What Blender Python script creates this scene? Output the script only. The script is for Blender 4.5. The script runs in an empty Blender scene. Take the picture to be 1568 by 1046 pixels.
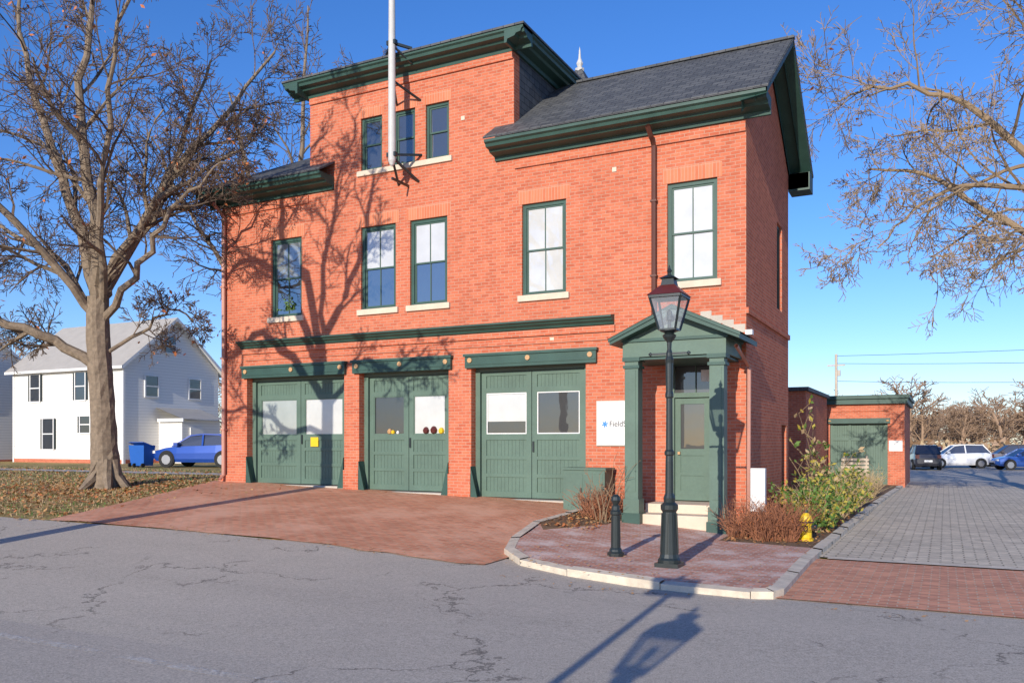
import bpy, bmesh, math, random
from mathutils import Vector, Matrix
R = math.radians
scene = bpy.context.scene
scene.view_settings.view_transform = 'Standard'
try: scene.view_settings.look = 'None'
except Exception: pass
scene.view_settings.exposure = 0

# ---------------------------------------------------------------- materials
def newmat(name):
    m = bpy.data.materials.new(name); m.use_nodes = True
    nt = m.node_tree; b = nt.nodes['Principled BSDF']
    return m, nt, b
def col(c): return (c[0], c[1], c[2], 1)
def mixc(nt, fac, a, b, mode='MIX'):
    n = nt.nodes.new('ShaderNodeMix'); n.data_type = 'RGBA'; n.blend_type = mode
    for s, v in ((0, fac), (6, a), (7, b)):
        if hasattr(v, 'type') and not isinstance(v, (tuple, float, int)): nt.links.new(v, n.inputs[s])
        else: n.inputs[s].default_value = col(v) if isinstance(v, tuple) else v
    return n.outputs[2]
def ramp(nt, src, p0, p1):
    n = nt.nodes.new('ShaderNodeMapRange'); n.inputs[1].default_value = p0; n.inputs[2].default_value = p1
    nt.links.new(src, n.inputs[0]); return n.outputs[0]
def math_(nt, op, a, b):
    n = nt.nodes.new('ShaderNodeMath'); n.operation = op
    for i, v in enumerate((a, b)):
        if isinstance(v, (int, float)): n.inputs[i].default_value = v
        else: nt.links.new(v, n.inputs[i])
    return n.outputs[0]
def noise(nt, scale, detail=4, vec=None, rough=.6):
    n = nt.nodes.new('ShaderNodeTexNoise'); n.inputs['Scale'].default_value = scale
    n.inputs['Detail'].default_value = detail; n.inputs['Roughness'].default_value = rough
    if vec is None:
        vec = nt.nodes.new('ShaderNodeNewGeometry').outputs['Position']
    nt.links.new(vec, n.inputs['Vector']); return n.outputs[0]
def bump(nt, b, h, strength=.3, dist=.01):
    n = nt.nodes.new('ShaderNodeBump'); n.inputs['Strength'].default_value = strength
    n.inputs['Distance'].default_value = dist
    nt.links.new(h, n.inputs['Height']); nt.links.new(n.outputs[0], b.inputs['Normal'])
def plain(name, c, rough=.6, var=.25, scale=3.0, bs=.15, metal=0, spec=.4):
    m, nt, b = newmat(name)
    d = tuple(x*(1-var) for x in c); l = tuple(min(1, x*(1+var*.7)) for x in c)
    n1 = noise(nt, scale, 6); c1 = mixc(nt, ramp(nt, n1, .3, .7), d, l)
    n2 = noise(nt, scale*14, 3); c2 = mixc(nt, ramp(nt, n2, .25, .75), tuple(x*.85 for x in c), tuple(min(1, x*1.12) for x in c))
    nt.links.new(mixc(nt, .45, c1, c2), b.inputs['Base Color'])
    b.inputs['Roughness'].default_value = rough; b.inputs['Metallic'].default_value = metal
    b.inputs['Specular IOR Level'].default_value = spec
    if bs > 0: bump(nt, b, n2, bs, .01)
    return m
def brickmat(name, c1, c2, mortar, bw=.21, rh=.073, ms=.009, stain=.25, rough=.85, offset=.5, big=.5, bs=.5, light=None, hz=0):
    m, nt, b = newmat(name)
    uv = nt.nodes.new('ShaderNodeUVMap').outputs[0]
    br = nt.nodes.new('ShaderNodeTexBrick'); br.offset = offset
    wn = nt.nodes.new('ShaderNodeTexNoise'); wn.inputs['Scale'].default_value = 2.0
    nt.links.new(uv, wn.inputs['Vector'])
    ad = nt.nodes.new('ShaderNodeVectorMath'); ad.operation = 'MULTIPLY_ADD'; ad.inputs[1].default_value = (.02, .02, .02)
    nt.links.new(wn.outputs[1], ad.inputs[0]); nt.links.new(uv, ad.inputs[2])
    nt.links.new(ad.outputs[0], br.inputs['Vector'])
    br.inputs['Color1'].default_value = col(c1); br.inputs['Color2'].default_value = col(c2)
    br.inputs['Mortar'].default_value = col(mortar); br.inputs['Scale'].default_value = 1
    br.inputs['Mortar Size'].default_value = ms; br.inputs['Mortar Smooth'].default_value = .3
    br.inputs['Brick Width'].default_value = bw; br.inputs['Row Height'].default_value = rh
    n1 = noise(nt, big, 8, rough=.7); n2 = noise(nt, 6.0, 5)
    cc = mixc(nt, math_(nt, 'MULTIPLY', ramp(nt, n1, .42, .8), stain), br.outputs[0], tuple(x*.4 for x in c1))
    cc = mixc(nt, math_(nt, 'MULTIPLY', ramp(nt, n2, .48, .78), stain), cc, light or tuple(min(1, x*1.25+.06) for x in c1))
    if light: cc = mixc(nt, math_(nt, 'MULTIPLY', ramp(nt, n1, .52, .36), .7), cc, light)
    nt.links.new(cc, b.inputs['Base Color']); b.inputs['Roughness'].default_value = rough
    b.inputs['Specular IOR Level'].default_value = .2
    hh = math_(nt, 'ADD', math_(nt, 'SUBTRACT', 1, br.outputs['Fac']), math_(nt, 'MULTIPLY', n2, .5))
    bump(nt, b, hh, bs, .01)
    return m
M = {}
M['brick'] = brickmat('brick_wall', (.62, .175, .09), (.46, .112, .058), (.50, .27, .19), ms=.009, stain=.38)
M['lintel'] = brickmat('brick_lintel', (.68, .22, .115), (.54, .16, .08), (.52, .29, .2), bw=.075, rh=.34, ms=.008, offset=0, stain=.15)
M['pave'] = brickmat('brick_paving', (.80, .33, .185), (.56, .21, .115), (.62, .42, .27), bw=.21, rh=.105, ms=.012, stain=.5, big=.5, bs=1.0, light=(.78, .46, .31))
M['paveside'] = brickmat('brick_paving_side', (.76, .34, .20), (.5, .2, .12), (.6, .43, .3), bw=.21, rh=.105, ms=.012, stain=.5, big=.7, bs=1.0)
M['paveworn'] = brickmat('brick_paving_worn', (.68, .28, .18), (.46, .19, .13), (.58, .46, .37), bw=.2, rh=.1, ms=.015, stain=.4, big=1.3, light=(.80, .68, .6), bs=1.0)
M['cobble'] = brickmat('driveway_pavers', (.74, .63, .48), (.54, .46, .35), (.3, .25, .18), bw=.34, rh=.15, ms=.014, stain=.5, big=.5, bs=1.0)
M['slate'] = brickmat('slate_roof', (.115, .118, .12), (.07, .074, .08), (.03, .03, .035), bw=.28, rh=.16, ms=.01, stain=.3, rough=.6)
M['green'] = plain('green_trim_paint', (.034, .082, .066), .5, .35, 2.0, .1)
M['door'] = plain('green_door_paint', (.098, .158, .122), .55, .25, 1.5, .1)
M['doord'] = plain('green_door_groove', (.06, .098, .078), .7, .2)
M['stone'] = plain('sill_stone', (.64, .53, .41), .8, .18, 4)
M['granite'] = plain('granite_kerb', (.64, .55, .43), .85, .4, 5, .5)
M['white'] = plain('white_paint', (.75, .745, .73), .6, .06, 2, .05)
M['offwhite'] = plain('flagpole_paint', (.55, .54, .52), .6, .15, 2, .05)
M['black'] = plain('black_iron', (.018, .026, .026), .35, .3, 6, .1, 0, .6)
M['dark'] = plain('dark_interior', (.01, .01, .011), .8, .2, 3, 0)
M['bark'] = plain('bark', (.25, .19, .135), .95, .6, 9, 1.0)
M['twig'] = plain('twig_bark', (.14, .098, .07), .95, .4, 3, 0)
M['twigr'] = plain('right_twig_bark', (.28, .20, .125), .95, .35, 3, 0)
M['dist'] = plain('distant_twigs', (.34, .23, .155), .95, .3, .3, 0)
M['leaf'] = plain('orange_leaf', (.5, .17, .06), .8, .4, 5, 0)
M['fallen'] = plain('fallen_leaf', (.52, .29, .12), .8, .5, 2, 0)
M['redtwig'] = plain('red_shrub_twig', (.26, .105, .055), .9, .4, 9, 0)
M['tantwig'] = plain('dry_grass_stem', (.42, .31, .18), .9, .3, 9, 0)
M['browntwig'] = plain('brown_weed_stem', (.22, .15, .09), .9, .3, 9, 0)
M['gleaf'] = plain('green_leaf', (.09, .17, .03), .7, .5, 5, 0)
M['yleaf'] = plain('yellow_leaf', (.36, .30, .05), .7, .4, 5, 0)
M['yellow'] = plain('yellow_paint', (.75, .5, .02), .45, .1, 4, .05)
M['pipe'] = plain('downspout_paint', (.11, .04, .028), .5, .2, 2, .05)
M['pipel'] = plain('downspout_pink', (.5, .24, .18), .5, .2, 2, .05)
M['copper'] = plain('lantern_red', (.10, .022, .02), .35, .3, 6, .1)
M['bin'] = plain('blue_bin', (.02, .11, .42), .4, .1, 4, .05)
M['gold'] = plain('rosette_gold', (.5, .3, .14), .5, .1, 4, 0)
M['concrete'] = plain('concrete', (.5, .45, .38), .9, .2, 2, .3)
M['logo'] = plain('logo_blue', (.05, .25, .6), .5, .05, 4, 0)
M['ink'] = plain('sign_ink', (.03, .035, .05), .5, .05, 4, 0)
M['wood'] = plain('weathered_wood', (.5, .42, .33), .85, .3, 4, .2)
M['tire'] = plain('tire', (.02, .02, .02), .8, .2, 4, 0)
M['rim'] = plain('wheel_rim', (.4, .4, .42), .3, .1, 4, 0, .8)
M['greens'] = plain('sash_green', (.05, .1, .08), .5, .2, 2, .05)
def glassmat(name, base, gl=.22, rough=.015, wav=.12):
    m, nt, b = newmat(name)
    n0 = noise(nt, 2.5, 3)
    nt.links.new(mixc(nt, n0, tuple(x*.8 for x in base), tuple(min(1, x*1.15) for x in base)), b.inputs['Base Color'])
    b.inputs['Roughness'].default_value = .5
    g = nt.nodes.new('ShaderNodeBsdfGlossy'); g.inputs['Roughness'].default_value = rough
    g.inputs['Color'].default_value = (.9, .95, 1, 1)
    n = noise(nt, 1.5, 2); bp = nt.nodes.new('ShaderNodeBump'); bp.inputs['Strength'].default_value = wav
    bp.inputs['Distance'].default_value = .02
    nt.links.new(n, bp.inputs['Height']); nt.links.new(bp.outputs[0], g.inputs['Normal'])
    mx = nt.nodes.new('ShaderNodeMixShader'); mx.inputs[0].default_value = gl
    nt.links.new(b.outputs[0], mx.inputs[1]); nt.links.new(g.outputs[0], mx.inputs[2])
    nt.links.new(mx.outputs[0], nt.nodes['Material Output'].inputs[0]); return m
M['gdark'] = glassmat('dark_window_glass', (.012, .015, .018), .3)
M['gdark3'] = glassmat('top_window_glass', (.012, .015, .018), .16)
M['gdoor'] = glassmat('dark_door_glass', (.02, .02, .02), .10)
M['gblind'] = glassmat('window_with_blind', (.54, .54, .52), .12)
M['ghalf'] = glassmat('window_grey_reflection', (.2, .22, .22), .2)  # grey base colour paints in the reflection on the leftmost upper sash
M['gcurt'] = glassmat('door_window_with_curtain', (.34, .37, .35), .12)
M['carglass'] = glassmat('car_glass', (.01, .01, .012), .15)
def lampglass():
    m, nt, b = newmat('lantern_glass')
    b.inputs['Base Color'].default_value = (.5, .55, .6, 1); b.inputs['Roughness'].default_value = .1
    t = nt.nodes.new('ShaderNodeBsdfTransparent'); mx = nt.nodes.new('ShaderNodeMixShader'); mx.inputs[0].default_value = .3
    nt.links.new(t.outputs[0], mx.inputs[1]); nt.links.new(b.outputs[0], mx.inputs[2])
    nt.links.new(mx.outputs[0], nt.nodes['Material Output'].inputs[0]); return m
M['lglass'] = lampglass()
def asphalt(name, base, crack=True):
    m, nt, b = newmat(name)
    pos = nt.nodes.new('ShaderNodeNewGeometry').outputs['Position']
    n1 = noise(nt, .22, 8, rough=.65); n2 = noise(nt, 70, 3, rough=.8); n3 = noise(nt, 2.2, 8, rough=.75); n4 = noise(nt, 20, 5, rough=.8)
    mpv = nt.nodes.new('ShaderNodeMapping'); mpv.inputs['Scale'].default_value = (.12, 1.1, 1); nt.links.new(pos, mpv.inputs['Vector'])
    n5 = noise(nt, .7, 5, vec=mpv.outputs[0])
    a = mixc(nt, ramp(nt, n1, .3, .7), tuple(x*.7 for x in base), tuple(x*1.2 for x in base))
    a = mixc(nt, .5, a, mixc(nt, ramp(nt, n3, .3, .7), tuple(x*.7 for x in base), tuple(x*1.25 for x in base)))
    a = mixc(nt, .35, a, mixc(nt, ramp(nt, n5, .35, .65), tuple(x*.62 for x in base), tuple(x*1.25 for x in base)))
    a = mixc(nt, .45, a, mixc(nt, ramp(nt, n4, .35, .65), tuple(x*.45 for x in base), tuple(min(1,x*1.5) for x in base)))
    a = mixc(nt, .4, a, mixc(nt, ramp(nt, n2, .35, .65), tuple(x*.25 for x in base), tuple(min(1,x*1.75) for x in base)))
    if crack:
        for sc, th, dist, lo in ((.19, .0038, 1.4, .44), (.5, .0065, .8, .54)):
            nn = nt.nodes.new('ShaderNodeTexNoise'); nn.inputs['Scale'].default_value = 1.6; nn.inputs['Detail'].default_value = 9; nn.inputs['Roughness'].default_value = .65
            nt.links.new(pos, nn.inputs['Vector'])
            ad = nt.nodes.new('ShaderNodeVectorMath'); ad.operation = 'MULTIPLY_ADD'; ad.inputs[1].default_value = (dist, dist, dist)
            nt.links.new(nn.outputs[1], ad.inputs[0]); nt.links.new(pos, ad.inputs[2])
            v = nt.nodes.new('ShaderNodeTexVoronoi'); v.feature = 'DISTANCE_TO_EDGE'; v.inputs['Scale'].default_value = sc
            nt.links.new(ad.outputs[0], v.inputs['Vector'])
            g = math_(nt, 'MULTIPLY', math_(nt, 'LESS_THAN', v.outputs[0], th), ramp(nt, noise(nt, .45, 3), lo, lo+.06))
            a = mixc(nt, math_(nt, 'MULTIPLY', g, .7), a, tuple(x*.28 for x in base))
    nt.links.new(a, b.inputs['Base Color']); b.inputs['Roughness'].default_value = .9
    b.inputs['Specular IOR Level'].default_value = .2
    bump(nt, b, math_(nt, 'ADD', n2, n4), .5, .008); return m
M['asphalt'] = asphalt('asphalt_road', (.47, .415, .345))
M['asphalt2'] = asphalt('asphalt_lot', (.42, .38, .33), False)
def fadedpaint():
    m, nt, b = newmat('faded_road_paint')
    n = noise(nt, 14, 8, rough=.85); n2 = noise(nt, 1.6, 3)
    mu = math_(nt, 'MULTIPLY', math_(nt, 'MULTIPLY', ramp(nt, n, .44, .58), ramp(nt, n2, .42, .56)), .55)
    b.inputs['Base Color'].default_value = (.8, .77, .7, 1)
    tr = nt.nodes.new('ShaderNodeBsdfTransparent'); mx = nt.nodes.new('ShaderNodeMixShader')
    nt.links.new(mu, mx.inputs[0]); nt.links.new(tr.outputs[0], mx.inputs[1]); nt.links.new(b.outputs[0], mx.inputs[2])
    nt.links.new(mx.outputs[0], nt.nodes['Material Output'].inputs[0])
    b.inputs['Roughness'].default_value = .8; return m
M['rpaint'] = fadedpaint()
def groundmat():
    m, nt, b = newmat('lawn_ground')
    n1 = noise(nt, .5, 8, rough=.7); n2 = noise(nt, 7, 6, rough=.75)
    a = mixc(nt, ramp(nt, n1, .4, .6), (.17, .17, .05), (.42, .29, .13))
    a = mixc(nt, ramp(nt, n2, .48, .62), a, (.58, .37, .17))
    nt.links.new(a, b.inputs['Base Color']); b.inputs['Roughness'].default_value = 1
    b.inputs['Specular IOR Level'].default_value = .1
    bump(nt, b, n2, .8, .04); return m
M['ground'] = groundmat()
M['mulch'] = plain('mulch_bed', (.2, .12, .065), 1, .5, 6, .8)
def clapboard():
    m, nt, b = newmat('white_clapboard')
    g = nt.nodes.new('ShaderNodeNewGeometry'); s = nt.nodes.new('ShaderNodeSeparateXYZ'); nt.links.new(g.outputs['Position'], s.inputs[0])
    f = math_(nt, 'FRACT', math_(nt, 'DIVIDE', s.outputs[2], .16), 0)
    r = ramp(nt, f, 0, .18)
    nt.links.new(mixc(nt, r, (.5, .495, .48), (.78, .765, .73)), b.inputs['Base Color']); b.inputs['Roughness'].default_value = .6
    return m
M['clap'] = clapboard()
M['lroof'] = plain('grey_shingle_roof', (.42, .39, .35), .9, .15, 2, .2)

# ---------------------------------------------------------------- mesh builder
class MB:
    def __init__(s): s.v = []; s.f = []; s.m = []; s.mats = []
    def mi(s, k):
        if k not in s.mats: s.mats.append(k)
        return s.mats.index(k)
    def poly(s, pts, k):
        n = len(s.v); s.v += [tuple(p) for p in pts]; s.f.append(tuple(range(n, n+len(pts)))); s.m.append(s.mi(k))
    def box(s, x0, x1, y0, y1, z0, z1, k):
        n = len(s.v); s.v += [(x0,y0,z0),(x1,y0,z0),(x1,y1,z0),(x0,y1,z0),(x0,y0,z1),(x1,y0,z1),(x1,y1,z1),(x0,y1,z1)]
        for f in ((0,3,2,1),(4,5,6,7),(0,1,5,4),(1,2,6,5),(2,3,7,6),(3,0,4,7)):
            s.f.append(tuple(n+i for i in f)); s.m.append(s.mi(k))
    def beam(s, p0, p1, w, h, k, up=(0,0,1), w2=None, h2=None):
        p0 = Vector(p0); p1 = Vector(p1); d = (p1-p0).normalized(); u = Vector(up)
        a = d.cross(u)
        if a.length < 1e-4: a = d.cross(Vector((1,0,0)))
        a.normalize(); b = a.cross(d); w2 = w if w2 is None else w2; h2 = h if h2 is None else h2
        n = len(s.v)
        for p, ww, hh in ((p0, w, h), (p1, w2, h2)):
            for sa, sb in ((-1,-1),(1,-1),(1,1),(-1,1)): s.v.append(tuple(p+a*sa*ww/2+b*sb*hh/2))
        for f in ((0,1,2,3),(7,6,5,4),(0,4,5,1),(1,5,6,2),(2,6,7,3),(3,7,4,0)):
            s.f.append(tuple(n+i for i in f)); s.m.append(s.mi(k))
    def extr(s, prof, c0, c1, k, axis='X'):
        n = len(s.v); L = len(prof)
        for c in (c0, c1):
            for a, b in prof:
                s.v.append((c,a,b) if axis == 'X' else (a,c,b) if axis == 'Y' else (a,b,c))
        for i in range(L):
            j = (i+1) % L; s.f.append((n+i, n+j, n+L+j, n+L+i)); s.m.append(s.mi(k))
        s.f.append(tuple(n+i for i in range(L))[::-1]); s.m.append(s.mi(k))
        s.f.append(tuple(n+L+i for i in range(L))); s.m.append(s.mi(k))
    def lathe(s, cx, cy, prof, k, n=16):
        b = len(s.v)
        for r, z in prof:
            for i in range(n):
                t = 2*math.pi*i/n; s.v.append((cx+r*math.cos(t), cy+r*math.sin(t), z))
        for j in range(len(prof)-1):
            for i in range(n):
                i2 = (i+1) % n; s.f.append((b+j*n+i, b+j*n+i2, b+(j+1)*n+i2, b+(j+1)*n+i)); s.m.append(s.mi(k))
        s.f.append(tuple(b+i for i in range(n))[::-1]); s.m.append(s.mi(k))
        s.f.append(tuple(b+(len(prof)-1)*n+i for i in range(n))); s.m.append(s.mi(k))
    def tube(s, pts, rad, k, n=3):
        b = len(s.v); L = len(pts); mi = s.mi(k)
        for i in range(L):
            t = (pts[min(i+1, L-1)]-pts[max(i-1, 0)])
            t.normalize()
            a = t.cross(Vector((.31, .22, .92)) if abs(t.z) < .9 else Vector((1, .1, 0))); a.normalize(); c = t.cross(a)
            for j in range(n):
                q = 2*math.pi*j/n; s.v.append(tuple(pts[i]+(a*math.cos(q)+c*math.sin(q))*rad[i]))
        for i in range(L-1):
            for j in range(n):
                j2 = (j+1) % n; s.f.append((b+i*n+j, b+i*n+j2, b+(i+1)*n+j2, b+(i+1)*n+j)); s.m.append(mi)
    def wall(s, u0, u1, z0, z1, holes, fn, depth, k, kr=None):
        us = sorted(set([u0, u1]+[h[0] for h in holes]+[h[1] for h in holes]))
        zs = sorted(set([z0, z1]+[h[2] for h in holes]+[h[3] for h in holes]))
        us = [u for u in us if u0 <= u <= u1]; zs = [z for z in zs if z0 <= z <= z1]
        for i in range(len(us)-1):
            for j in range(len(zs)-1):
                cu = (us[i]+us[i+1])/2; cz = (zs[j]+zs[j+1])/2
                if any(h[0] < cu < h[1] and h[2] < cz < h[3] for h in holes): continue
                s.poly([fn(us[i],0,zs[j]), fn(us[i+1],0,zs[j]), fn(us[i+1],0,zs[j+1]), fn(us[i],0,zs[j+1])], k)
        for h in holes:
            d = h[4] if len(h) > 4 else depth; a, b, c, e = h[:4]; kk = kr or k
            s.poly([fn(a,0,c), fn(a,d,c), fn(a,d,e), fn(a,0,e)], kk)
            s.poly([fn(b,0,c), fn(b,0,e), fn(b,d,e), fn(b,d,c)], kk)
            s.poly([fn(a,0,e), fn(a,d,e), fn(b,d,e), fn(b,0,e)], kk)
            s.poly([fn(a,0,c), fn(b,0,c), fn(b,d,c), fn(a,d,c)], kk)
    def build(s, name, parent=None, loc=None, smooth=False, bevel=0):
        me = bpy.data.meshes.new(name); me.from_pydata(s.v, [], s.f); me.update()
        for k in s.mats: me.materials.append(M[k] if isinstance(k, str) else k)
        me.polygons.foreach_set('material_index', s.m)
        uvl = me.uv_layers.new(name='UVMap')
        if len(s.f) < 30000:
            co = [v.co for v in me.vertices]
            for p in me.polygons:
                nx, ny, nz = (abs(c) for c in p.normal)
                for li in p.loop_indices:
                    c = co[me.loops[li].vertex_index]
                    if nz >= nx and nz >= ny: uv = (c.x, c.y)
                    elif ny >= nx: uv = (c.x, c.z)
                    else: uv = (c.y, c.z)
                    uvl.data[li].uv = uv
        if smooth: me.polygons.foreach_set('use_smooth', [True]*len(s.f))
        o = bpy.data.objects.new(name, me); scene.collection.objects.link(o)
        if parent: o.parent = parent
        if loc: o.location = loc
        if bevel:
            bv = o.modifiers.new('bevel', 'BEVEL'); bv.width = bevel; bv.segments = 2; bv.limit_method = 'ANGLE'
        return o
def empty(name, loc=(0,0,0)):
    o = bpy.data.objects.new(name, None); scene.collection.objects.link(o); o.location = loc; o.empty_display_size = .3; return o

# ---------------------------------------------------------------- terrain
def li(pts, x):
    if x <= pts[0][0]: return pts[0][1]
    for (a, b), (c, d) in zip(pts, pts[1:]):
        if x <= c: return b+(d-b)*(x-a)/(c-a)
    return pts[-1][1]
F0 = [(-60,.54),(-14.6,.54),(-4,.26),(-3,.02),(0,-.2),(2,-.24),(60,-.24)]
F1 = [(-60,.2),(-14,.14),(-8,.1),(-5,.02),(-2,-.16),(0,-.24),(60,-.28)]
def raw(x, y):
    if y >= 0: return li(F0, x)
    if y >= -7:
        t = (y+7)/7; return li(F0, x)*t+li(F1, x)*(1-t)
    t = min(1, (-7-y)/5); return li(F1, x)*(1-t)+(-.27 if x > -8 else -.27+.25*min(1,(-8-x)/20))*t
def gz(x, y):
    i = math.floor(x); j = math.floor(y); a = x-i; b = y-j
    return (raw(i,j)*(1-a)+raw(i+1,j)*a)*(1-b)+(raw(i,j+1)*(1-a)+raw(i+1,j+1)*a)*b
def sheet(name, pts, off, k, thick=0, parent=None):
    bm = bmesh.new(); vs = [bm.verts.new((x, y, 0)) for x, y in pts]; bm.faces.new(vs)
    xs = [p[0] for p in pts]; ys = [p[1] for p in pts]
    lim = 34
    for i in range(max(-lim, math.ceil(min(xs))), min(lim, math.floor(max(xs)))+1):
        bmesh.ops.bisect_plane(bm, geom=bm.verts[:]+bm.edges[:]+bm.faces[:], plane_co=(i,0,0), plane_no=(1,0,0))
    for j in range(max(-30, math.ceil(min(ys))), min(2, math.floor(max(ys)))+1):
        bmesh.ops.bisect_plane(bm, geom=bm.verts[:]+bm.edges[:]+bm.faces[:], plane_co=(0,j,0), plane_no=(0,1,0))
    if thick:
        r = bmesh.ops.extrude_face_region(bm, geom=bm.faces[:])
        nv = set(g for g in r['geom'] if isinstance(g, bmesh.types.BMVert))
        for v in bm.verts: v.co.z = gz(v.co.x, v.co.y)+(off if v in nv else off-thick)
    else:
        for v in bm.verts: v.co.z = gz(v.co.x, v.co.y)+off
    me = bpy.data.meshes.new(name); bm.normal_update(); bm.to_mesh(me); bm.free()
    me.materials.append(M[k]); uvl = me.uv_layers.new(name='UVMap')
    for l in me.loops:
        c = me.vertices[l.vertex_index].co; uvl.data[l.index].uv = (c.x, c.y)
    o = bpy.data.objects.new(name, me); scene.collection.objects.link(o)
    if parent: o.parent = parent
    return o
sheet('ground', [(-900,-900),(900,-900),(900,900),(-900,900)], 0, 'ground')
sheet('road', [(-300,-60),(300,-60),(300,-6.2),(-6,-6.2),(-6,-7.05),(-300,-7.05)], .02, 'asphalt')
rgx = random.Random(8)
edge = [(-11.9+i*.4, -7.05+rgx.gauss(0,.04)) for i in range(1,24)]
sheet('brick_apron', [(-14.9,.3),(-14.9,-.0),(-13.2,-4),(-11.9,-7.05)]+edge+[(-2.3,-6.9),(-2.3,-5.5),(-3.3,-3),(-3.4,.3)], .035, 'pave')
sheet('brick_sidewalk', [(1.7,-7.12),(30,-7.12),(30,-3.3),(1.7,-3.3)], .035, 'paveside')
sheet('driveway', [(1.7,-3.05),(16,-3.05),(16,24),(1.7,24)], .035, 'cobble')
sheet('parking_lot', [(-30,24),(90,24),(90,110),(-30,110)], .03, 'asphalt2')
sheet('granite_strip', [(1.95,-3.3),(30,-3.3),(30,-3.05),(1.95,-3.05)], .05, 'granite')
sheet('faded_road_marking', [(-30,-12.1),(-.2,-12.6),(-.2,-12.48),(-30,-11.98)], .028, 'rpaint')
sheet('left_footpath', [(-60,3.2),(-15.2,3.2),(-15.2,4.6),(-60,4.6)], .03, 'concrete')
isl = [(-3.45,.2),(-3.4,-3.0),(-2.95,-4.8),(-2.5,-5.9),(-1.9,-6.55),(-1.0,-6.9),(.4,-7.15),(1.55,-7.25),(1.8,-7.15),(1.88,-6.9),(1.8,-4),(1.85,8),(2.05,22)]
def inset(pts, d):
    out = []
    for i, p in enumerate(pts):
        a = Vector(pts[max(i-1,0)]); b = Vector(pts[min(i+1,len(pts)-1)]); t = (b-a).normalized(); n = Vector((-t.y, t.x))
        out.append((p[0]+n.x*d, p[1]+n.y*d))
    return out
inn = inset(isl, .16)
mb = MB()
for i in range(len(isl)-1):
    nseg = max(1, int((Vector(isl[i+1])-Vector(isl[i])).length/1.3))
    for s_ in range(nseg):
        a0 = s_/nseg; a1 = (s_+1)/nseg-.008; jt = rgx.gauss(0,.008)
        def P(q, a): return (q[i][0]*(1-a)+q[i+1][0]*a, q[i][1]*(1-a)+q[i+1][1]*a)
        o0, o1, i0, i1 = P(isl,a0), P(isl,a1), P(inn,a0), P(inn,a1)
        T = .13+jt
        v = [(o0[0],o0[1],gz(*o0)-.1),(o1[0],o1[1],gz(*o1)-.1),(o1[0],o1[1],gz(*o1)+T-.02),(o0[0],o0[1],gz(*o0)+T-.02),
             (i0[0],i0[1],gz(*i0)+T),(i1[0],i1[1],gz(*i1)+T)]
        mb.poly([v[0],v[1],v[2],v[3]],'granite'); mb.poly([v[3],v[2],v[5],v[4]],'granite')
mb.build('granite_kerb')
sheet('island_pavement', [p for p in inn if p[1] < -1]+[(1.65,-2.6),(-.0,-2.4),(-.0,0.0),(-2.2,0.0),(-2.3,-2.0)], .118, 'paveworn', .1)
sheet('planting_bed', [(.0,-2.4),(1.65,-2.6),(1.68,8),(1.9,22),(-1,22),(-1,5.5),(0,5)], .11, 'mulch', .1)
sheet('front_planting_bed', [(-3.3,-1.0),(-3.25,-3.0),(-2.9,-3.6),(-2.3,-2.0),(-2.2,0),(-3.3,.0)], .128, 'mulch', .1)

# ---------------------------------------------------------------- firehouse
FH = empty('brick_firehouse')
front = lambda u, d, z: (u, d, z)
side = lambda u, d, z: (-d, u, z)
B1, B2, B3 = (-13.66,-10.28), (-9.8,-7.11), (-6.48,-3.53)
W2 = [(-12.77,-11.70),(-9.74,-8.66),(-8.23,-7.15),(-5.12,-4.01),(-1.66,-.59)]
W3 = [(-9.74,-9.08),(-8.74,-8.08),(-7.77,-7.1)]
mb = MB()
holes = [(a,b,-.5,3.45,.36) for a,b in (B1,B2,B3)]+[(a,b,5.05,7.17,.14) for a,b in W2]
holes += [(-1.65,-.72,-.5,3.4,.35)]
mb.wall(-14.6, 0, -.5, 8.35, holes, front, .14, 'brick')
mb.wall(-11.41, -5.33, 8.35, 10.9, [(a,b,8.6,9.96,.14) for a,b in W3], front, .14, 'brick')
sw = [(3.55,4.25,4.9,7.0,.12),(4.2,4.9,-.3,2.1,.12)]
mb.wall(0, 5.2, -.5, 8.55, sw, side, .12, 'brick')
mb.poly([(0,0,8.55),(0,5.2,8.55),(0,2.6,10.6)],'brick')
mb.poly([(-14.6,0,-.5),(-14.6,5.2,-.5),(-14.6,5.2,8.5),(-14.6,0,8.5)],'brick')
mb.poly([(-14.6,5.2,-.5),(0,5.2,-.5),(0,5.2,8.5),(-14.6,5.2,8.5)],'brick')
mb.poly([(-11.41,0,8.3),(-11.41,2.5,8.3),(-11.41,2.5,10.9),(-11.41,0,10.9)],'brick')
mb.poly([(-5.33,.28,8.3),(-5.33,2.5,8.3),(-5.33,2.5,10.9),(-5.33,.28,10.9)],'slate')
mb.poly([(-5.33,0,8.3),(-5.33,.28,8.3),(-5.33,.28,10.9),(-5.33,0,10.9)],'brick')
mb.poly([(-11.41,2.5,8.3),(-5.33,2.5,8.3),(-5.33,2.5,10.9),(-11.41,2.5,10.9)],'slate')
mb.box(-13.83,-2.83,-.06,.01,4.1,4.24,'brick')
mb.box(-13.7,-3.0,-.035,.01,3.92,3.98,'brick')
mb.box(.0,.05,-.0,5.2,4.3,4.42,'brick')
mb.box(-5.3,-.001,-.05,.01,8.02,8.22,'brick'); mb.box(-14.6,-11.45,-.05,.01,8.02,8.22,'brick'); mb.box(-11.4,-5.34,-.05,.01,10.6,10.8,'brick')
for a,b in W2: mb.box(a-.1,b+.1,-.006,.01,7.172,7.5,'lintel')
for a,b in W3: mb.box(a-.07,b+.07,-.006,.01,9.962,10.24,'lintel')
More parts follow.
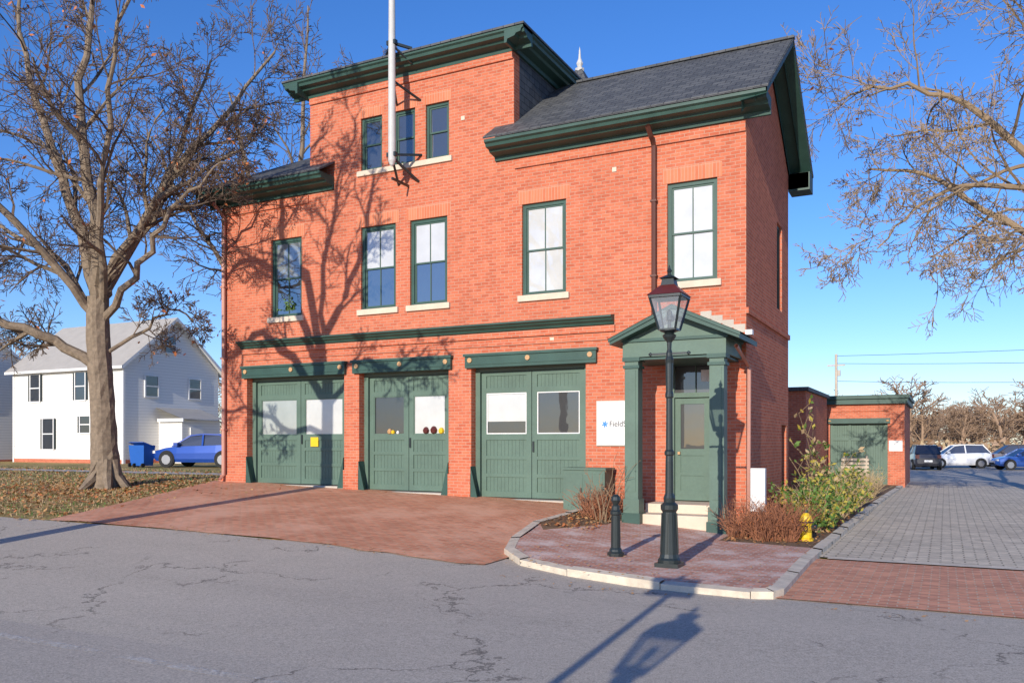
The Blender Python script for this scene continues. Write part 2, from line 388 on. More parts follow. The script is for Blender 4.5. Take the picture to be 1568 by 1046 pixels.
mb.box(-14.62,-13.66,-.05,.01,-.4,.75,'brick'); mb.box(-10.28,-9.8,-.05,.01,-.4,.95,'brick'); mb.box(-7.11,-6.48,-.05,.01,-.4,.9,'brick'); mb.box(-3.53,-3.2,-.05,.01,-.4,.8,'brick')
mb.build('walls', FH)
mb = MB()
for a,b in W2: mb.box(a-.09,b+.09,-.07,.13,4.91,5.054,'stone')
mb.box(-9.84,-7.0,-.06,.13,8.47,8.604,'stone')
for a,b in (B1,B2,B3): mb.box(a+.002,b-.002,-.03,.5,gz(a,0)-.3,gz((a+b)/2,0)+.045,'concrete')
mb.box(-2.1,-.3,-1.25,.02,-.3,.22,'stone'); mb.box(-1.9,-.5,-.75,.3,.2,.4,'stone')
mb.build('sills_and_steps', FH, bevel=.01)
fr = MB(); pn = MB()
def window(x0, x1, z0, z1, fn, up, lo, mull=True, casing=.085, d=.06):
    def bx(a,b,c,e,d0,d1,k):
        p = [fn(a,d0,c),fn(b,d1,e)]
        xs = sorted((p[0][0],p[1][0])); ys = sorted((p[0][1],p[1][1])); fr.box(xs[0],xs[1],ys[0],ys[1],c,e,k)
    bx(x0,x0+casing,z0,z1,d,d+.07,'green'); bx(x1-casing,x1,z0,z1,d,d+.07,'green')
    bx(x0+casing,x1-casing,z1-casing,z1,d,d+.068,'green'); bx(x0+casing,x1-casing,z0,z0+casing*.7,d,d+.068,'green')
    a = x0+casing; b = x1-casing; lo_z = z0+casing*.7; hi = z1-casing; zm = (lo_z+hi)/2
    for (q0,q1,dd,k) in ((zm-.02,hi,d+.025,up),(lo_z,zm+.02,d+.045,lo)):
        s = .04
        bx(a,a+s,q0,q1,dd,dd+.03,'greens'); bx(b-s,b,q0,q1,dd,dd+.03,'greens')
        bx(a+s,b-s,q1-s,q1,dd,dd+.029,'greens'); bx(a+s,b-s,q0,q0+s,dd,dd+.029,'greens')
        if mull: bx((a+b)/2-.012,(a+b)/2+.012,q0+s,q1-s,dd,dd+.028,'greens')
        pn.poly([fn(a+s,dd+.015,q0+s),fn(b-s,dd+.015,q0+s),fn(b-s,dd+.015,q1-s),fn(a+s,dd+.015,q1-s)],k)
kinds = [('ghalf','gdark'),('gblind','gdark'),('gblind','gdark'),('gblind','gblind'),('gblind','gblind')]
for (a,b),(u,l) in zip(W2, kinds): window(a,b,5.05,7.17,front,u,l)
for a,b in W3: window(a,b,8.6,9.96,front,'gdark3','gdark3',False,.07)
window(3.55,4.25,4.9,7.0,side,'gdark','gdark')
rg = random.Random(2)
for i in range(70):
    c = Vector((-12.2+rg.gauss(0,.12),.098,5.25+abs(rg.gauss(0,.15)))); s = rg.uniform(.02,.06); a = rg.uniform(0,6.3)
    u = Vector((math.cos(a),0,math.sin(a)))*s; v = Vector((-math.sin(a),0,math.cos(a)))*s*.4; fr.poly([c-u,c-v,c+u,c+v],'gleaf')
fr.build('window_frames', FH); pn.build('window_glass', FH)
mb = MB(); gl = MB()
def panel(x0,x1,z0,z1,y):
    mb.box(x0,x1,y+.033,y+.05,z0,z1,'doord')
    n = max(2, round((x1-x0)/.1)); w = (x1-x0)/n
    for i in range(n): mb.box(x0+i*w+.003,x0+(i+1)*w-.003,y+.024,y+.032,z0,z1,'door')
wk = [('gcurt','gblind'),('gdoor','gblind'),('gblind','gdoor')]
for bi,(a,b) in enumerate((B1,B2,B3)):
    y = .28; zb = gz((a+b)/2,0)+.05; zt = 3.45
    fw = .12
    mb.box(a,a+fw,y-.06,y+.06,zb,zt,'door'); mb.box(b-fw,b,y-.06,y+.06,zb,zt,'door'); mb.box(a+fw,b-fw,y-.06,y+.06,zt-.1,zt,'door')
    la = a+fw+.005; lb = b-fw-.005; n = 2; w = (lb-la)/n
    for xx, sg in ((a,1),(b,-1)):
        mb.poly([(xx+sg*.002,-.04,zb+.75),(xx+sg*.2,-.04,zb-.05),(xx+sg*.002,-.04,zb-.05)],'green')
        mb.poly([(xx+sg*.002,-.04,zb+.75),(xx+sg*.2,-.04,zb-.05),(xx+sg*.1,.2,zb-.05),(xx+sg*.002,.2,zb+.75)],'green')
    for i in range(n):
        p = la+i*w+.008; q = la+(i+1)*w-.008; st = .13
        mb.box(p,p+st,y,y+.05,zb+.02,zt-.11,'door'); mb.box(q-st,q,y,y+.05,zb+.02,zt-.11,'door')
        rails = [(zb+.02,zb+.16),(zb+.5,zb+.58),(zb+.92,zb+1.0),(1.72,1.86),(2.84,2.96),(zt-.2,zt-.11)]
        if rails[2][1] > 1.6: rails.pop(2)
        for r0,r1 in rails: mb.box(p+st,q-st,y+.001,y+.049,r0,r1,'door')
        for (r0,r1),(s0,s1) in zip(rails,rails[1:]):
            if r1 < 1.9 and s0 > 2.5:
                k = wk[bi][i]
                wc = 'white' if bi == 2 else 'door'
                mb.box(p+st,p+st+.025,y+.01,y+.03,r1,s0,wc); mb.box(q-st-.025,q-st,y+.01,y+.03,r1,s0,wc)
                mb.box(p+st+.025,q-st-.025,y+.01,y+.03,s0-.025,s0,wc); mb.box(p+st+.025,q-st-.025,y+.01,y+.03,r1,r1+.025,wc)
                if k == 'gblind' and bi == 2:
                    zz = r1+.3; gl.poly([(p+st,y+.034,zz),(q-st,y+.034,zz),(q-st,y+.034,s0),(p+st,y+.034,s0)],'gblind')
                    gl.poly([(p+st,y+.034,r1),(q-st,y+.034,r1),(q-st,y+.034,zz),(p+st,y+.034,zz)],'gdoor')
                else: gl.poly([(p+st,y+.034,r1),(q-st,y+.034,r1),(q-st,y+.034,s0),(p+st,y+.034,s0)],k)
            else: panel(p+st,q-st,r1,s0,y)
    mb.box(la,lb,y+.055,y+.06,zb,zt-.05,'dark')
    mb.box((la+lb)/2+.03,(la+lb)/2+.07,y-.03,y,zb+1.1,zb+1.35,'black')
mb.box(-11.62,-11.36,.262,.272,1.55,1.8,'yellow')
for x,k,s in ((-9.05,'gold',.8),(-8.95,'yellow',.6),(-7.95,'copper',1),(-7.72,'copper',1.1),(-7.5,'yellow',.9),(-8.8,'white',.5)):
    mb.lathe(x,.296,[(.02*s,1.87),(.07*s,1.87+.03*s),(.085*s,1.87+.1*s),(.05*s,1.87+.16*s),(.015*s,1.87+.18*s)],k,8)
mb.build('engine_bay_doors', FH); gl.build('engine_bay_glass', FH)
mb = MB()
for a,b in ((-13.76,-10.2),(-9.95,-7.0),(-6.6,-3.25)):
    mb.box(a,b,-.1,.02,3.43,3.7,'green'); mb.box(a-.03,b+.03,-.14,.02,3.7,3.76,'green'); mb.box(a+.02,b-.02,-.115,-.1,3.5,3.53,'green')
    for x in (a+.14,(a+b)/2,b-.14):
        v = []
        for t in range(12): v.append((x+.06*math.cos(t*math.pi/6), 3.61+.06*math.sin(t*math.pi/6)))
        mb.extr(v,-.13,-.1,'gold','Y')
belt = [(0,4.24),(-.06,4.26),(-.09,4.31),(-.15,4.34),(-.18,4.38),(-.24,4.4),(-.24,4.44),(0,4.48)]
mb.extr(belt,-13.85,-2.85,'green')
def corn(zt, ov=.6, f=.06): return [(0,zt-.34),(-f,zt-.34),(-f-.02,zt-.26),(-ov*.55,zt-.22),(-ov*.62,zt-.17),(-ov*.86,zt-.15),(-ov*.9,zt-.09),(-ov,zt-.06),(-ov,zt),(0,zt)]
mb.extr(corn(8.6),-5.8,.5,'green'); mb.extr(corn(8.6),-15.0,-10.6,'green')
mb.extr(corn(11.1,.5),-11.9,-4.85,'green')
sc_ = corn(11.098,.48)
mb.extr([(-5.33-a,b) for a,b in sc_],-.498,3.0,'green','Y')
mb.extr([(-11.415+a,b) for a,b in sc_],-.498,3.0,'green','Y')
mb.extr([(5.2,8.2),(5.4,8.3),(5.75,8.45),(5.8,8.598),(5.2,8.598)],-15,.5,'green')
mb.extr([(-14.62,8.25),(-14.8,8.35),(-15.0,8.45),(-15.0,8.598),(-14.62,8.598)],-.598,5.7,'green','Y')
ap = (2.55, 10.86); f0 = (-.62, 8.62); b0 = (5.74, 8.62)
for p in (f0, b0):
    mb.poly([(.53,p[0],p[1]-.14),(.53,ap[0],ap[1]-.14),(.53,ap[0],ap[1]+.05),(.53,p[0],p[1]+.05)],'green')
    mb.poly([(.53,p[0],p[1]-.14),(.53,ap[0],ap[1]-.14),(.0,ap[0],ap[1]-.2),(.0,p[0],p[1]-.2)],'green')
    mb.poly([(.035,p[0],p[1]-.2),(.035,ap[0],ap[1]-.2),(.035,ap[0],ap[1]-.48),(.035,p[0],p[1]-.45)],'green')
    mb.poly([(.3,p[0],p[1]-.15),(.3,ap[0],ap[1]-.15),(.3,ap[0],ap[1]-.27),(.3,p[0],p[1]-.27)],'green')
mb.box(.002,.53,5.2,5.78,8.15,8.6,'green')
mb.build('cornices_and_trim', FH)
mb = MB()
def slab(pts, k='slate', t=.05):
    mb.poly(pts, k); mb.poly([(x,y,z-t) for x,y,z in pts][::-1], k)
    for i in range(len(pts)):
        a = pts[i]; b = pts[(i+1)%len(pts)]; mb.poly([a,b,(b[0],b[1],b[2]-t),(a[0],a[1],a[2]-t)], k)
zr = lambda y: 8.66+(y+.62)*(2.22/3.17)
slab([(-5.325,-.62,zr(-.62)),(.55,-.62,zr(-.62)),(.55,2.55,zr(2.55)),(-5.325,2.55,zr(2.55))])
slab([(-5.82,-.62,zr(-.62)),(-5.33,-.62,zr(-.62)),(-5.33,-.01,zr(-.01)),(-5.82,-.01,zr(-.01))])
slab([(-12.4,2.55,zr(2.55)),(.55,2.55,zr(2.55)),(.55,5.76,zr(-.66)),(-15.02,5.76,zr(-.66))])
zl = lambda y: 8.66+(y+.62)*.56
slab([(-15.05,-.62,zl(-.62)),(-11.415,-.62,zl(-.62)),(-11.415,2.55,zl(2.55)),(-11.85,2.55,zl(2.55))])
slab([(-11.41,-.62,zl(-.62)),(-10.58,-.62,zl(-.62)),(-10.58,-.01,zl(-.01)),(-11.41,-.01,zl(-.01))])
slab([(-15.05,-.62,8.66),(-11.85,2.55,zl(2.55)),(-15.05,5.7,8.66)])
slab([(-11.93,-.53,11.14),(-4.82,-.53,11.14),(-6.3,1.2,12.05),(-10.4,1.2,12.05)])
slab([(-4.82,-.53,11.14),(-4.82,3.0,11.14),(-6.3,1.2,12.05)])
slab([(-11.93,-.53,11.14),(-10.4,1.2,12.05),(-11.93,3.0,11.14)])
slab([(-11.93,3.0,11.14),(-10.4,1.2,12.05),(-6.3,1.2,12.05),(-4.82,3.0,11.14)])
mb.beam((-4.8,2.55,zr(2.55)+.02),(.56,2.55,zr(2.55)+.02),.14,.06,'slate')
cx, cy = -5.75, 5.0
mb.extr([(cx-.75,cy-.75),(cx+.75,cy-.75),(cx+.75,cy+.75),(cx-.75,cy+.75)],8.5,10.9,'slate','Z')
for i in range(4):
    c = [(-.85,-.85),(.85,-.85),(.85,.85),(-.85,.85)]; a = c[i]; b = c[(i+1)%4]
    mb.poly([(cx+a[0],cy+a[1],10.9),(cx+b[0],cy+b[1],10.9),(cx+b[0]*.12,cy+b[1]*.12,12.35),(cx+a[0]*.12,cy+a[1]*.12,12.35)],'slate')
mb.lathe(cx,cy,[(.12,12.3),(.14,12.4),(.06,12.45),(.1,12.55),(.04,12.7),(.02,12.95),(.0,13.05)],'offwhite',8)
mb.build('roof', FH)
mb = MB()
mb.tube([Vector((-1.93,-.5,8.3)),Vector((-1.93,-.3,8.15)),Vector((-1.93,-.08,8.0)),Vector((-1.93,-.08,6)),Vector((-1.93,-.08,4.2))],[.055]*5,'pipe',8)
mb.tube([Vector((-14.45,-.5,8.3)),Vector((-14.45,-.09,8.0)),Vector((-14.45,-.09,4)),Vector((-14.45,-.09,.75)),Vector((-14.45,-.25,.62))],[.055]*5,'pipel',8)
mb.tube([Vector((.08,-1.3,3.5)),Vector((.08,-.1,3.2)),Vector((.07,-.1,1)),Vector((.07,-.1,0))],[.04]*4,'pipel',8)
for z in (2,4,6): mb.box(-14.53,-14.37,-.15,0,z,z+.04,'pipel')
for z in (5.2,6.8): mb.box(-2.0,-1.86,-.14,0,z,z+.04,'pipe')
mb.tube([Vector((-14.6,-.05,7.55)),Vector((-14.85,-.2,7.6)),Vector((-14.9,-.25,7.35))],[.025,.025,.09],'black',6)
mb.box(.0,.14,-.1,0.05,3.85,3.95,'white')
# small wall vents
for x,z in ((-4.4,3.95),(-6.75,9.4),(-2.9,7.6)): mb.box(x,x+.1,-.02,0,z,z+.1,'stone')
mb.build('downspouts', FH)
mb = MB(); gl = MB()
PX0, PX1, PY = -2.13, -.12, -1.4
for xc in (-1.98, -.27):
    zb = gz(xc,PY)+.1
    mb.box(xc-.19,xc+.19,PY-.04,PY+.34,zb,zb+.22,'green'); mb.box(xc-.165,xc+.165,PY-.015,PY+.315,zb+.22,zb+.5,'door')
    mb.box(xc-.14,xc+.14,PY+.01,PY+.29,zb+.5,3.28,'door')
    mb.box(xc-.09,xc+.09,PY-.002,PY+.01,zb+.65,3.1,'door')
    mb.box(xc-.17,xc+.17,PY-.02,PY+.32,3.14,3.2,'green'); mb.box(xc-.18,xc+.18,PY-.03,PY+.33,3.28,3.36,'green')
mb.box(-2.16,-.09,PY+.0,PY+.3,3.36,3.66,'door'); mb.box(-2.16,-1.9,PY+.3,-.0,3.36,3.66,'door'); mb.box(-.35,-.09,PY+.3,-.0,3.36,3.66,'door')
mb.box(-2.2,-.05,PY-.04,0,3.66,3.72,'green'); mb.box(-2.1,-.15,PY+.01,-.01,3.3,3.34,'green')
cxp = -1.06; hw = 1.28; zt0 = 3.72; zt1 = 4.3
mb.poly([(-2.2,PY+.02,3.72),(-.0,PY+.02,3.72),(cxp,PY+.02,4.2)],'door')
for sg in (-1,1):
    p0 = (cxp+sg*hw, zt0-.02); p1 = (cxp, zt1)
    prof = [(p0[0],p0[1]),(p1[0],p1[1]),(p1[0],p1[1]-.16),(p0[0],p0[1]-.1)]
    mb.extr([(a,b) for a,b in prof],PY-.28,-.002,'green','Y')
    mb.poly([(p0[0]+sg*.03,PY-.32,p0[1]+.012),(p1[0],PY-.32,p1[1]+.02),(p1[0],-.003,p1[1]+.02),(p0[0]+sg*.03,-.003,p0[1]+.012)],'slate')
    prof = [(p0[0]+sg*.02,p0[1]+.01),(p1[0],p1[1]+.015),(p1[0],p1[1]-.06),(p0[0]+sg*.02,p0[1]-.05)]
    mb.extr(prof,PY-.31,PY-.28,'green','Y')
for i in range(4):
    x = cxp+.12+i*.23; z = 4.33-.105*i
    mb.box(x,x+.23,-.012,.0,z-.1,z+.07,'concrete')
y = .26
mb.box(-1.65,-1.57,y-.04,y+.05,.38,3.4,'door'); mb.box(-.80,-.72,y-.04,y+.05,.38,3.4,'door'); mb.box(-1.57,-.80,y-.04,y+.05,2.62,2.72,'door'); mb.box(-1.57,-.80,y-.04,y+.05,3.3,3.4,'door')
for (a,b,c,d) in ((-1.56,-1.44,.42,2.6),(-.93,-.81,.42,2.6),(-1.44,-.93,.42,.62),(-1.44,-.93,1.38,1.52),(-1.44,-.93,2.48,2.6),(-1.44,-.93,.95,1.02)):
    mb.box(a,b,y,y+.05,c,d,'door')
mb.box(-1.44,-.93,y+.02,y+.045,.6,1.4,'door')
mb.box(-1.12,-1.1,y-.01,y+.04,2.72,3.3,'greens')
mb.box(-1.49,-1.44,y-.06,y,1.4,1.46,'gold')
gl.poly([(-1.44,y+.025,1.52),(-.93,y+.025,1.52),(-.93,y+.025,2.48),(-1.44,y+.025,2.48)],'gdoor')
gl.poly([(-1.57,y+.02,2.72),(-.8,y+.02,2.72),(-.8,y+.02,3.3),(-1.57,y+.02,3.3)],'gdoor')
mb.box(-1.0,-.82,y+.008,y+.016,2.95,3.2,'white')
mb.beam((-2.3,-.6,.15),(-2.05,-1.35,1.5),.04,.04,'door')
mb.build('portico', FH); gl.build('portico_glass', FH)
S = empty('wall_sign', (-2.78,-.04,2.08))
mb = MB(); mb.box(-.46,.46,-.02,.035,-.48,.48,'white')
mb.box(-.48,.48,-.005,.034,-.5,-.48,'concrete'); mb.box(-.48,.48,-.005,.034,.48,.5,'concrete'); mb.box(-.48,-.46,-.005,.034,-.48,.48,'concrete'); mb.box(.46,.48,-.005,.034,-.48,.48,'concrete')
for i in range(3):
    t = i*math.pi/3+.3; mb.beam((-.27-.07*math.cos(t),-.022-.001*i,-.02-.07*math.sin(t)),(-.27+.07*math.cos(t),-.022-.001*i,-.02+.07*math.sin(t)),.03,.008,'logo',up=(0,1,0))
mb.build('board', S)
tc = bpy.data.curves.new('lettering','FONT'); tc.body = 'FieldStone'; tc.size = .17; tc.extrude = .002
to = bpy.data.objects.new('lettering', tc); scene.collection.objects.link(to); to.parent = S
to.location = (-.17,-.024,-.07); to.rotation_euler = (R(90),0,0); tc.materials.append(M['ink'])
FP = empty('flagpole', (-8.27,-.72,0))
mb = MB(); mb.lathe(0,0,[(.0,8.3),(.05,8.35),(.09,8.45),(.09,9.5),(.085,11.2),(.07,13.5),(.05,17.5),(0,17.6)],'offwhite',12)
for z in (8.6,11.3): mb.box(-.13,.13,-.05,.05,z-.05,z+.05,'black')
for sg in (-1,1):
    mb.beam((0,0,8.6),(sg*.38,.72,8.75),.05,.05,'black'); mb.beam((0,0,8.55),(sg*.3,.72,8.1),.05,.05,'black')
    mb.beam((0,0,11.3),(sg*.38,.3,11.2),.06,.06,'black'); mb.beam((0,0,11.25),(sg*.3,.4,10.9),.04,.04,'black')
    mb.beam((0,.05,10.4),(sg*.35,.72,10.1),.045,.045,'black')
mb.box(-.02,.02,0,.72,8.0,8.06,'black')
mb.build('pole', FP)

# ---------------------------------------------------------------- garage & shed at rear
G = empty('brick_garage')
mb = MB(); gx0, gx1, gy = -1.15, 2.1, 21.5
mb.wall(gx0,gx1,-.6,3.3,[(-.85,1.45,-.6,2.5,.25)],lambda u,d,z:(u,gy+d,z),.25,'brick')
mb.poly([(gx1,gy,-.6),(gx1,gy+6,-.6),(gx1,gy+6,3.3),(gx1,gy,3.3)],'brick'); mb.poly([(gx0,gy,-.6),(gx0,gy+6,-.6),(gx0,gy+6,3.3),(gx0,gy,3.3)],'brick')
mb.poly([(gx0,gy+6,-.6),(gx1,gy+6,-.6),(gx1,gy+6,3.6),(gx0,gy+6,3.6)],'brick')
mb.box(gx0-.12,gx1+.12,gy-.2,gy+6.1,3.3,3.52,'green'); mb.box(gx0-.2,gx1+.2,gy-.3,gy+6.2,3.52,3.66,'green')
mb.poly([(gx0-.2,gy-.3,3.67),(gx1+.2,gy-.3,3.67),(gx1+.1,gy+6,3.9),(gx0-.1,gy+6,3.9)],'slate')
mb.box(-.95,1.55,gy-.12,gy+.02,2.48,2.7,'green'); mb.box(-.95,1.55,gy-.05,gy+.02,3.0,3.06,'brick')
for x in (-.85,1.45): mb.lathe(x,gy-.13,[(.06,2.56),(.06,2.62)],'gold',8)
for i in range(24):
    x = -.85+i*2.3/24; mb.box(x+.004,x+2.3/24-.004,gy+.16,gy+.2,-.3,2.5,'door')
mb.box(-.85,1.45,gy+.205,gy+.21,-.3,2.5,'doord'); mb.box(-.84,1.44,gy+.12,gy+.159,1.75,1.87,'door'); mb.box(-.84,1.44,gy+.12,gy+.158,.5,.6,'door')
for x in (-.84,-.1,.62,1.34): mb.box(x,x+.1,gy+.11,gy+.157,-.28,2.45,'door')
mb.box(1.5,2.02,gy-.03,gy-.002,1.3,1.75,'white'); mb.box(1.45,2.12,gy-.06,gy+.01,-.6,.9,'brick')
mb.build('garage_body', G)
SH = empty('brick_rear_shed')
mb = MB(); mb.box(-9,-.8,14,20,-.6,3.5,'brick'); mb.box(-9.1,-.7,13.9,20.1,3.5,3.64,'slate'); mb.box(-3,-2,13.95,13.99,1,2.2,'gdark')
mb.build('shed_body', SH)
mb = MB()
for i in range(5): mb.beam((-.35,gy-.65+.08*i,.3+.16*i),(.75,gy-.65+.08*i,.3+.16*i),.05,.11,'wood')
for x in (-.25,.65): mb.beam((x,gy-.7,-.2),(x,gy-.25,1.1),.07,.05,'wood')
mb.build('wooden_pallet')

# ---------------------------------------------------------------- street furniture
def lamp(loc):
    E = empty('street_lamp', loc); mb = MB()
    mb.extr([(-.17,-.17),(.17,-.17),(.17,.17),(-.17,.17)],0,.06,'black','Z')
    mb.lathe(0,0,[(.165,.06),(.165,.1),(.14,.13),(.13,.18),(.12,.35),(.105,.62),(.1,.78),(.125,.82),(.125,.88),(.08,.92),(.085,.98),(.06,1.05),(.055,1.5),(.052,1.58),(.07,1.6),(.07,1.64),(.05,1.67),(.045,2.4),(.06,2.42),(.06,2.46),(.05,2.5),(.055,2.9),(.065,2.95),(.045,3.0),(.045,3.05),(.03,3.1),(.035,3.2),(.09,3.27),(.1,3.3),(.06,3.33),(.13,3.36),(.13,3.38)],'black',14)
    for i in range(8):
        t = i*math.pi/4; mb.beam((.125*math.cos(t),.125*math.sin(t),.2),(.105*math.cos(t),.105*math.sin(t),.76),.025,.02,'black',up=(math.cos(t),math.sin(t),0))
    mb.beam((-.27,0,3.04),(.27,0,3.04),.03,.03,'black')
    for sg in (-1,1): mb.lathe(sg*.28,0,[(0,3.01),(.03,3.03),(.03,3.05),(0,3.07)],'black',8)
    z0, z1, a, b = 3.38, 3.84, .12, .225
    cs = [(-1,-1),(1,-1),(1,1),(-1,1)]
    for i in range(4):
        c = cs[i]; d = cs[(i+1)%4]
        mb.beam((c[0]*a,c[1]*a,z0),(c[0]*b,c[1]*b,z1),.026,.026,'black')
        mb.beam((c[0]*a,c[1]*a,z0),(d[0]*a,d[1]*a,z0),.022,.022,'black'); mb.beam((c[0]*b,c[1]*b,z1),(d[0]*b,d[1]*b,z1),.035,.035,'black')
        mb.poly([(c[0]*(a-.004),c[1]*(a-.004),z0),(d[0]*(a-.004),d[1]*(a-.004),z0),(d[0]*(b-.004),d[1]*(b-.004),z1),(c[0]*(b-.004),c[1]*(b-.004),z1)],'lglass')
        mb.poly([(c[0]*(b+.03),c[1]*(b+.03),z1+.02),(d[0]*(b+.03),d[1]*(b+.03),z1+.02),(d[0]*.1,d[1]*.1,z1+.17),(c[0]*.1,c[1]*.1,z1+.17)],'copper')
        mb.poly([(c[0]*.1,c[1]*.1,z1+.17),(d[0]*.1,d[1]*.1,z1+.17),(d[0]*.08,d[1]*.08,z1+.27),(c[0]*.08,c[1]*.08,z1+.27)],'black')
        mb.poly([(c[0]*.12,c[1]*.12,z1+.27),(d[0]*.12,d[1]*.12,z1+.27),(0,0,z1+.34)],'black')
    mb.lathe(0,0,[(.035,z1+.3),(.02,z1+.35),(.04,z1+.38),(.02,z1+.41),(.01,z1+.45),(0,z1+.47)],'black',8)
    mb.lathe(0,0,[(.03,z0),(.025,z0+.12),(.045,z0+.14),(.04,z0+.26),(.0,z0+.29)],'black',8)
    mb.build('lamp_body', E); return E
lamp((.115,-5.8,gz(.115,-5.8)+.118))
lamp((2.08,-21.9,-.25))
E = empty('traffic_sign', (1.62,-22.1,-.25)); mb = MB()
mb.lathe(0,0,[(.045,0),(.045,4.9),(0,4.92)],'concrete',8); mb.box(-.3,.3,-.06,-.05,4.5,4.85,'white'); mb.build('sign_post', E)
mb = MB(); mb.lathe(0,0,[(.13,0),(.13,.05),(.1,.07),(.095,.1),(.075,.13),(.07,.62),(.085,.64),(.085,.68),(.065,.7),(.06,.76),(.04,.78),(.05,.8),(.075,.85),(.065,.9),(.03,.935),(0,.94)],'black',14)
mb.build('bollard', loc=(-.85,-5.38,gz(-.85,-5.38)+.118))
# wayfinding post to the right of the frame: its shadow falls over the driveway
E = empty('street_sign_post', (7.6,-12.8,-.27)); mb = MB()
mb.lathe(0,0,[(.04,0),(.04,3.0),(0,3.02)],'concrete',8); mb.box(-.45,.45,-.06,-.045,2.5,2.8,'green'); mb.build('sign_post', E)
E = empty('fire_hydrant', (1.38,-1.5,gz(1.38,-1.5)+.11)); mb = MB()
mb.lathe(0,0,[(.13,0),(.13,.04),(.1,.06),(.1,.3),(.125,.32),(.125,.36),(.105,.38),(.09,.45),(.04,.5),(0,.51)],'yellow',14)
mb.lathe(0,0,[(.03,.5),(.03,.55),(0,.555)],'black',6); mb.lathe(0,0,[(.134,.325),(.134,.355)],'black',14)
for dx_,dy_ in ((1,0),(-1,0),(0,-1)): mb.tube([Vector((dx_*.08,dy_*.08,.24)),Vector((dx_*.16,dy_*.16,.24)),Vector((dx_*.161,dy_*.161,.24)),Vector((dx_*.19,dy_*.19,.24))],[.045,.045,.055,.05],'black',8)
mb.build('hydrant_body', E)
E = empty('utility_cabinet', (-3.3,-.42,gz(-3.3,-.4))); mb = MB()
mb.box(-.48,.48,-.26,.26,.0,.98,'door'); mb.box(-.51,.51,-.29,.29,.98,1.03,'door')
mb.box(-.44,-.02,-.27,-.26,.12,.9,'door'); mb.box(.02,.44,-.27,-.26,.12,.9,'door'); mb.box(-.08,-.04,-.29,-.27,.5,.6,'black'); mb.build('cabinet_body', E, bevel=.008)
E = empty('utility_meter_box', (.34,-.5,.2)); mb = MB()
mb.box(-.14,.14,-.07,.07,.1,.95,'white'); mb.box(-.12,.12,-.08,-.07,.15,.9,'white'); mb.box(-.02,.02,-.02,.02,-.5,.1,'concrete'); mb.build('box_body', E, bevel=.01)

# ---------------------------------------------------------------- white houses
def house(name, x0,x1,y0,y1,z0,ze,za,wins,gwins=(), ov=.35):
    E = empty(name); mb = MB()
    mb.box(x0,x1,y0,y1,z0-.5,ze,'clap'); ym = (y0+y1)/2
    for x in (x0,x1): mb.poly([(x,y0,ze),(x,y1,ze),(x,ym,za)],'clap')
    mb.box(x0-.03,x1+.03,y0-.03,y1+.03,z0-.5,z0+.25,'brick')
    for sg,yy in ((-1,y0),(1,y1)):
        s = (za-ze)/(y1-ym); ye = yy+sg*ov; zz = ze-s*ov+.1
        mb.poly([(x0-ov,ye,zz),(x1+ov,ye,zz),(x1+ov,ym,za+.1),(x0-ov,ym,za+.1)],'lroof')
        mb.poly([(x0-ov,ye,zz-.12),(x1+ov,ye,zz-.12),(x1+ov,ym,za-.02),(x0-ov,ym,za-.02)],'white')
        for x in (x0-ov,x1+ov): mb.poly([(x,ye,zz-.2),(x,ye,zz),(x,ym,za+.1),(x,ym,za-.12)],'white')
        mb.box(x0-ov,x1+ov,min(ye,ye+.03),max(ye,ye+.03),zz-.14,zz-.0,'white')
    for x in (x0,x1): mb.box(x-.06,x+.06,y0-.04,y0+.1,z0,ze,'white')
    for a,b,c,d in wins:
        mb.box(a,b,y0-.04,y0,c,d,'gdark3')
        for q in ((a-.07,a,c-.07,d+.07),(b,b+.07,c-.07,d+.07),(a,b,d,d+.07),(a,b,c-.07,c),(a,b,(c+d)/2-.03,(c+d)/2+.03)): mb.box(q[0],q[1],y0-.07,y0,q[2],q[3],'white')
        for q in ((a-.2,a-.08),(b+.08,b+.2)): mb.box(q[0],q[1],y0-.06,y0-.002,c,d,'black')
    for a,b,c,d in gwins:
        mb.box(x1,x1+.04,a,b,c,d,'gdoor')
        for q in ((a-.07,a,c-.07,d+.07),(b,b+.07,c-.07,d+.07),(a,b,d,d+.07),(a,b,c-.07,c),(a,b,(c+d)/2-.03,(c+d)/2+.03)): mb.box(x1,x1+.07,q[0],q[1],q[2],q[3],'white')
    return E, mb
E, mb = house('white_house', -44.5,-35.2,13,19.6,.5,5.9,8.6,
  [(-42.9,-42.1,4.0,5.5),(-39.0,-38.2,4.0,5.5),(-41.8,-40.9,.9+.4,3.0),(-38.6,-37.8,2.2,3.1),(-36.9,-36.1,1.3,3.0)],
  [(15.6,16.4,6.7,7.6),(14.4,15.2,4.2,5.3),(17.4,18.2,4.2,5.3)])
mb.box(-35.2,-33.4,15.3,18.0,0,2.9,'clap'); mb.box(-33.38,-33.3,15.8,16.7,.6,2.5,'white')
mb.poly([(-33.1,15.1,2.95),(-33.1,18.2,2.95),(-35.2,18.2,3.6),(-35.2,15.1,3.6)],'lroof'); mb.box(-35.1,-33.1,15.1,15.16,2.8,2.98,'white')
mb.build('house_body', E)
E, mb = house('white_house', -58,-46.3,9,16,.4,5.2,8.2,[(-50,-49.2,3.6,5.0),(-48.6,-47.8,1,2.6)],[(12,12.8,3.6,5)])
mb.build('house_body', E)
E, mb = house('white_house', -31.5,-26.5,22.5,29,.5,3.6,5.2,[(-28,-27,1.6,2.8)],[(24,25,1.6,2.8)])
mb.build('house_body', E)
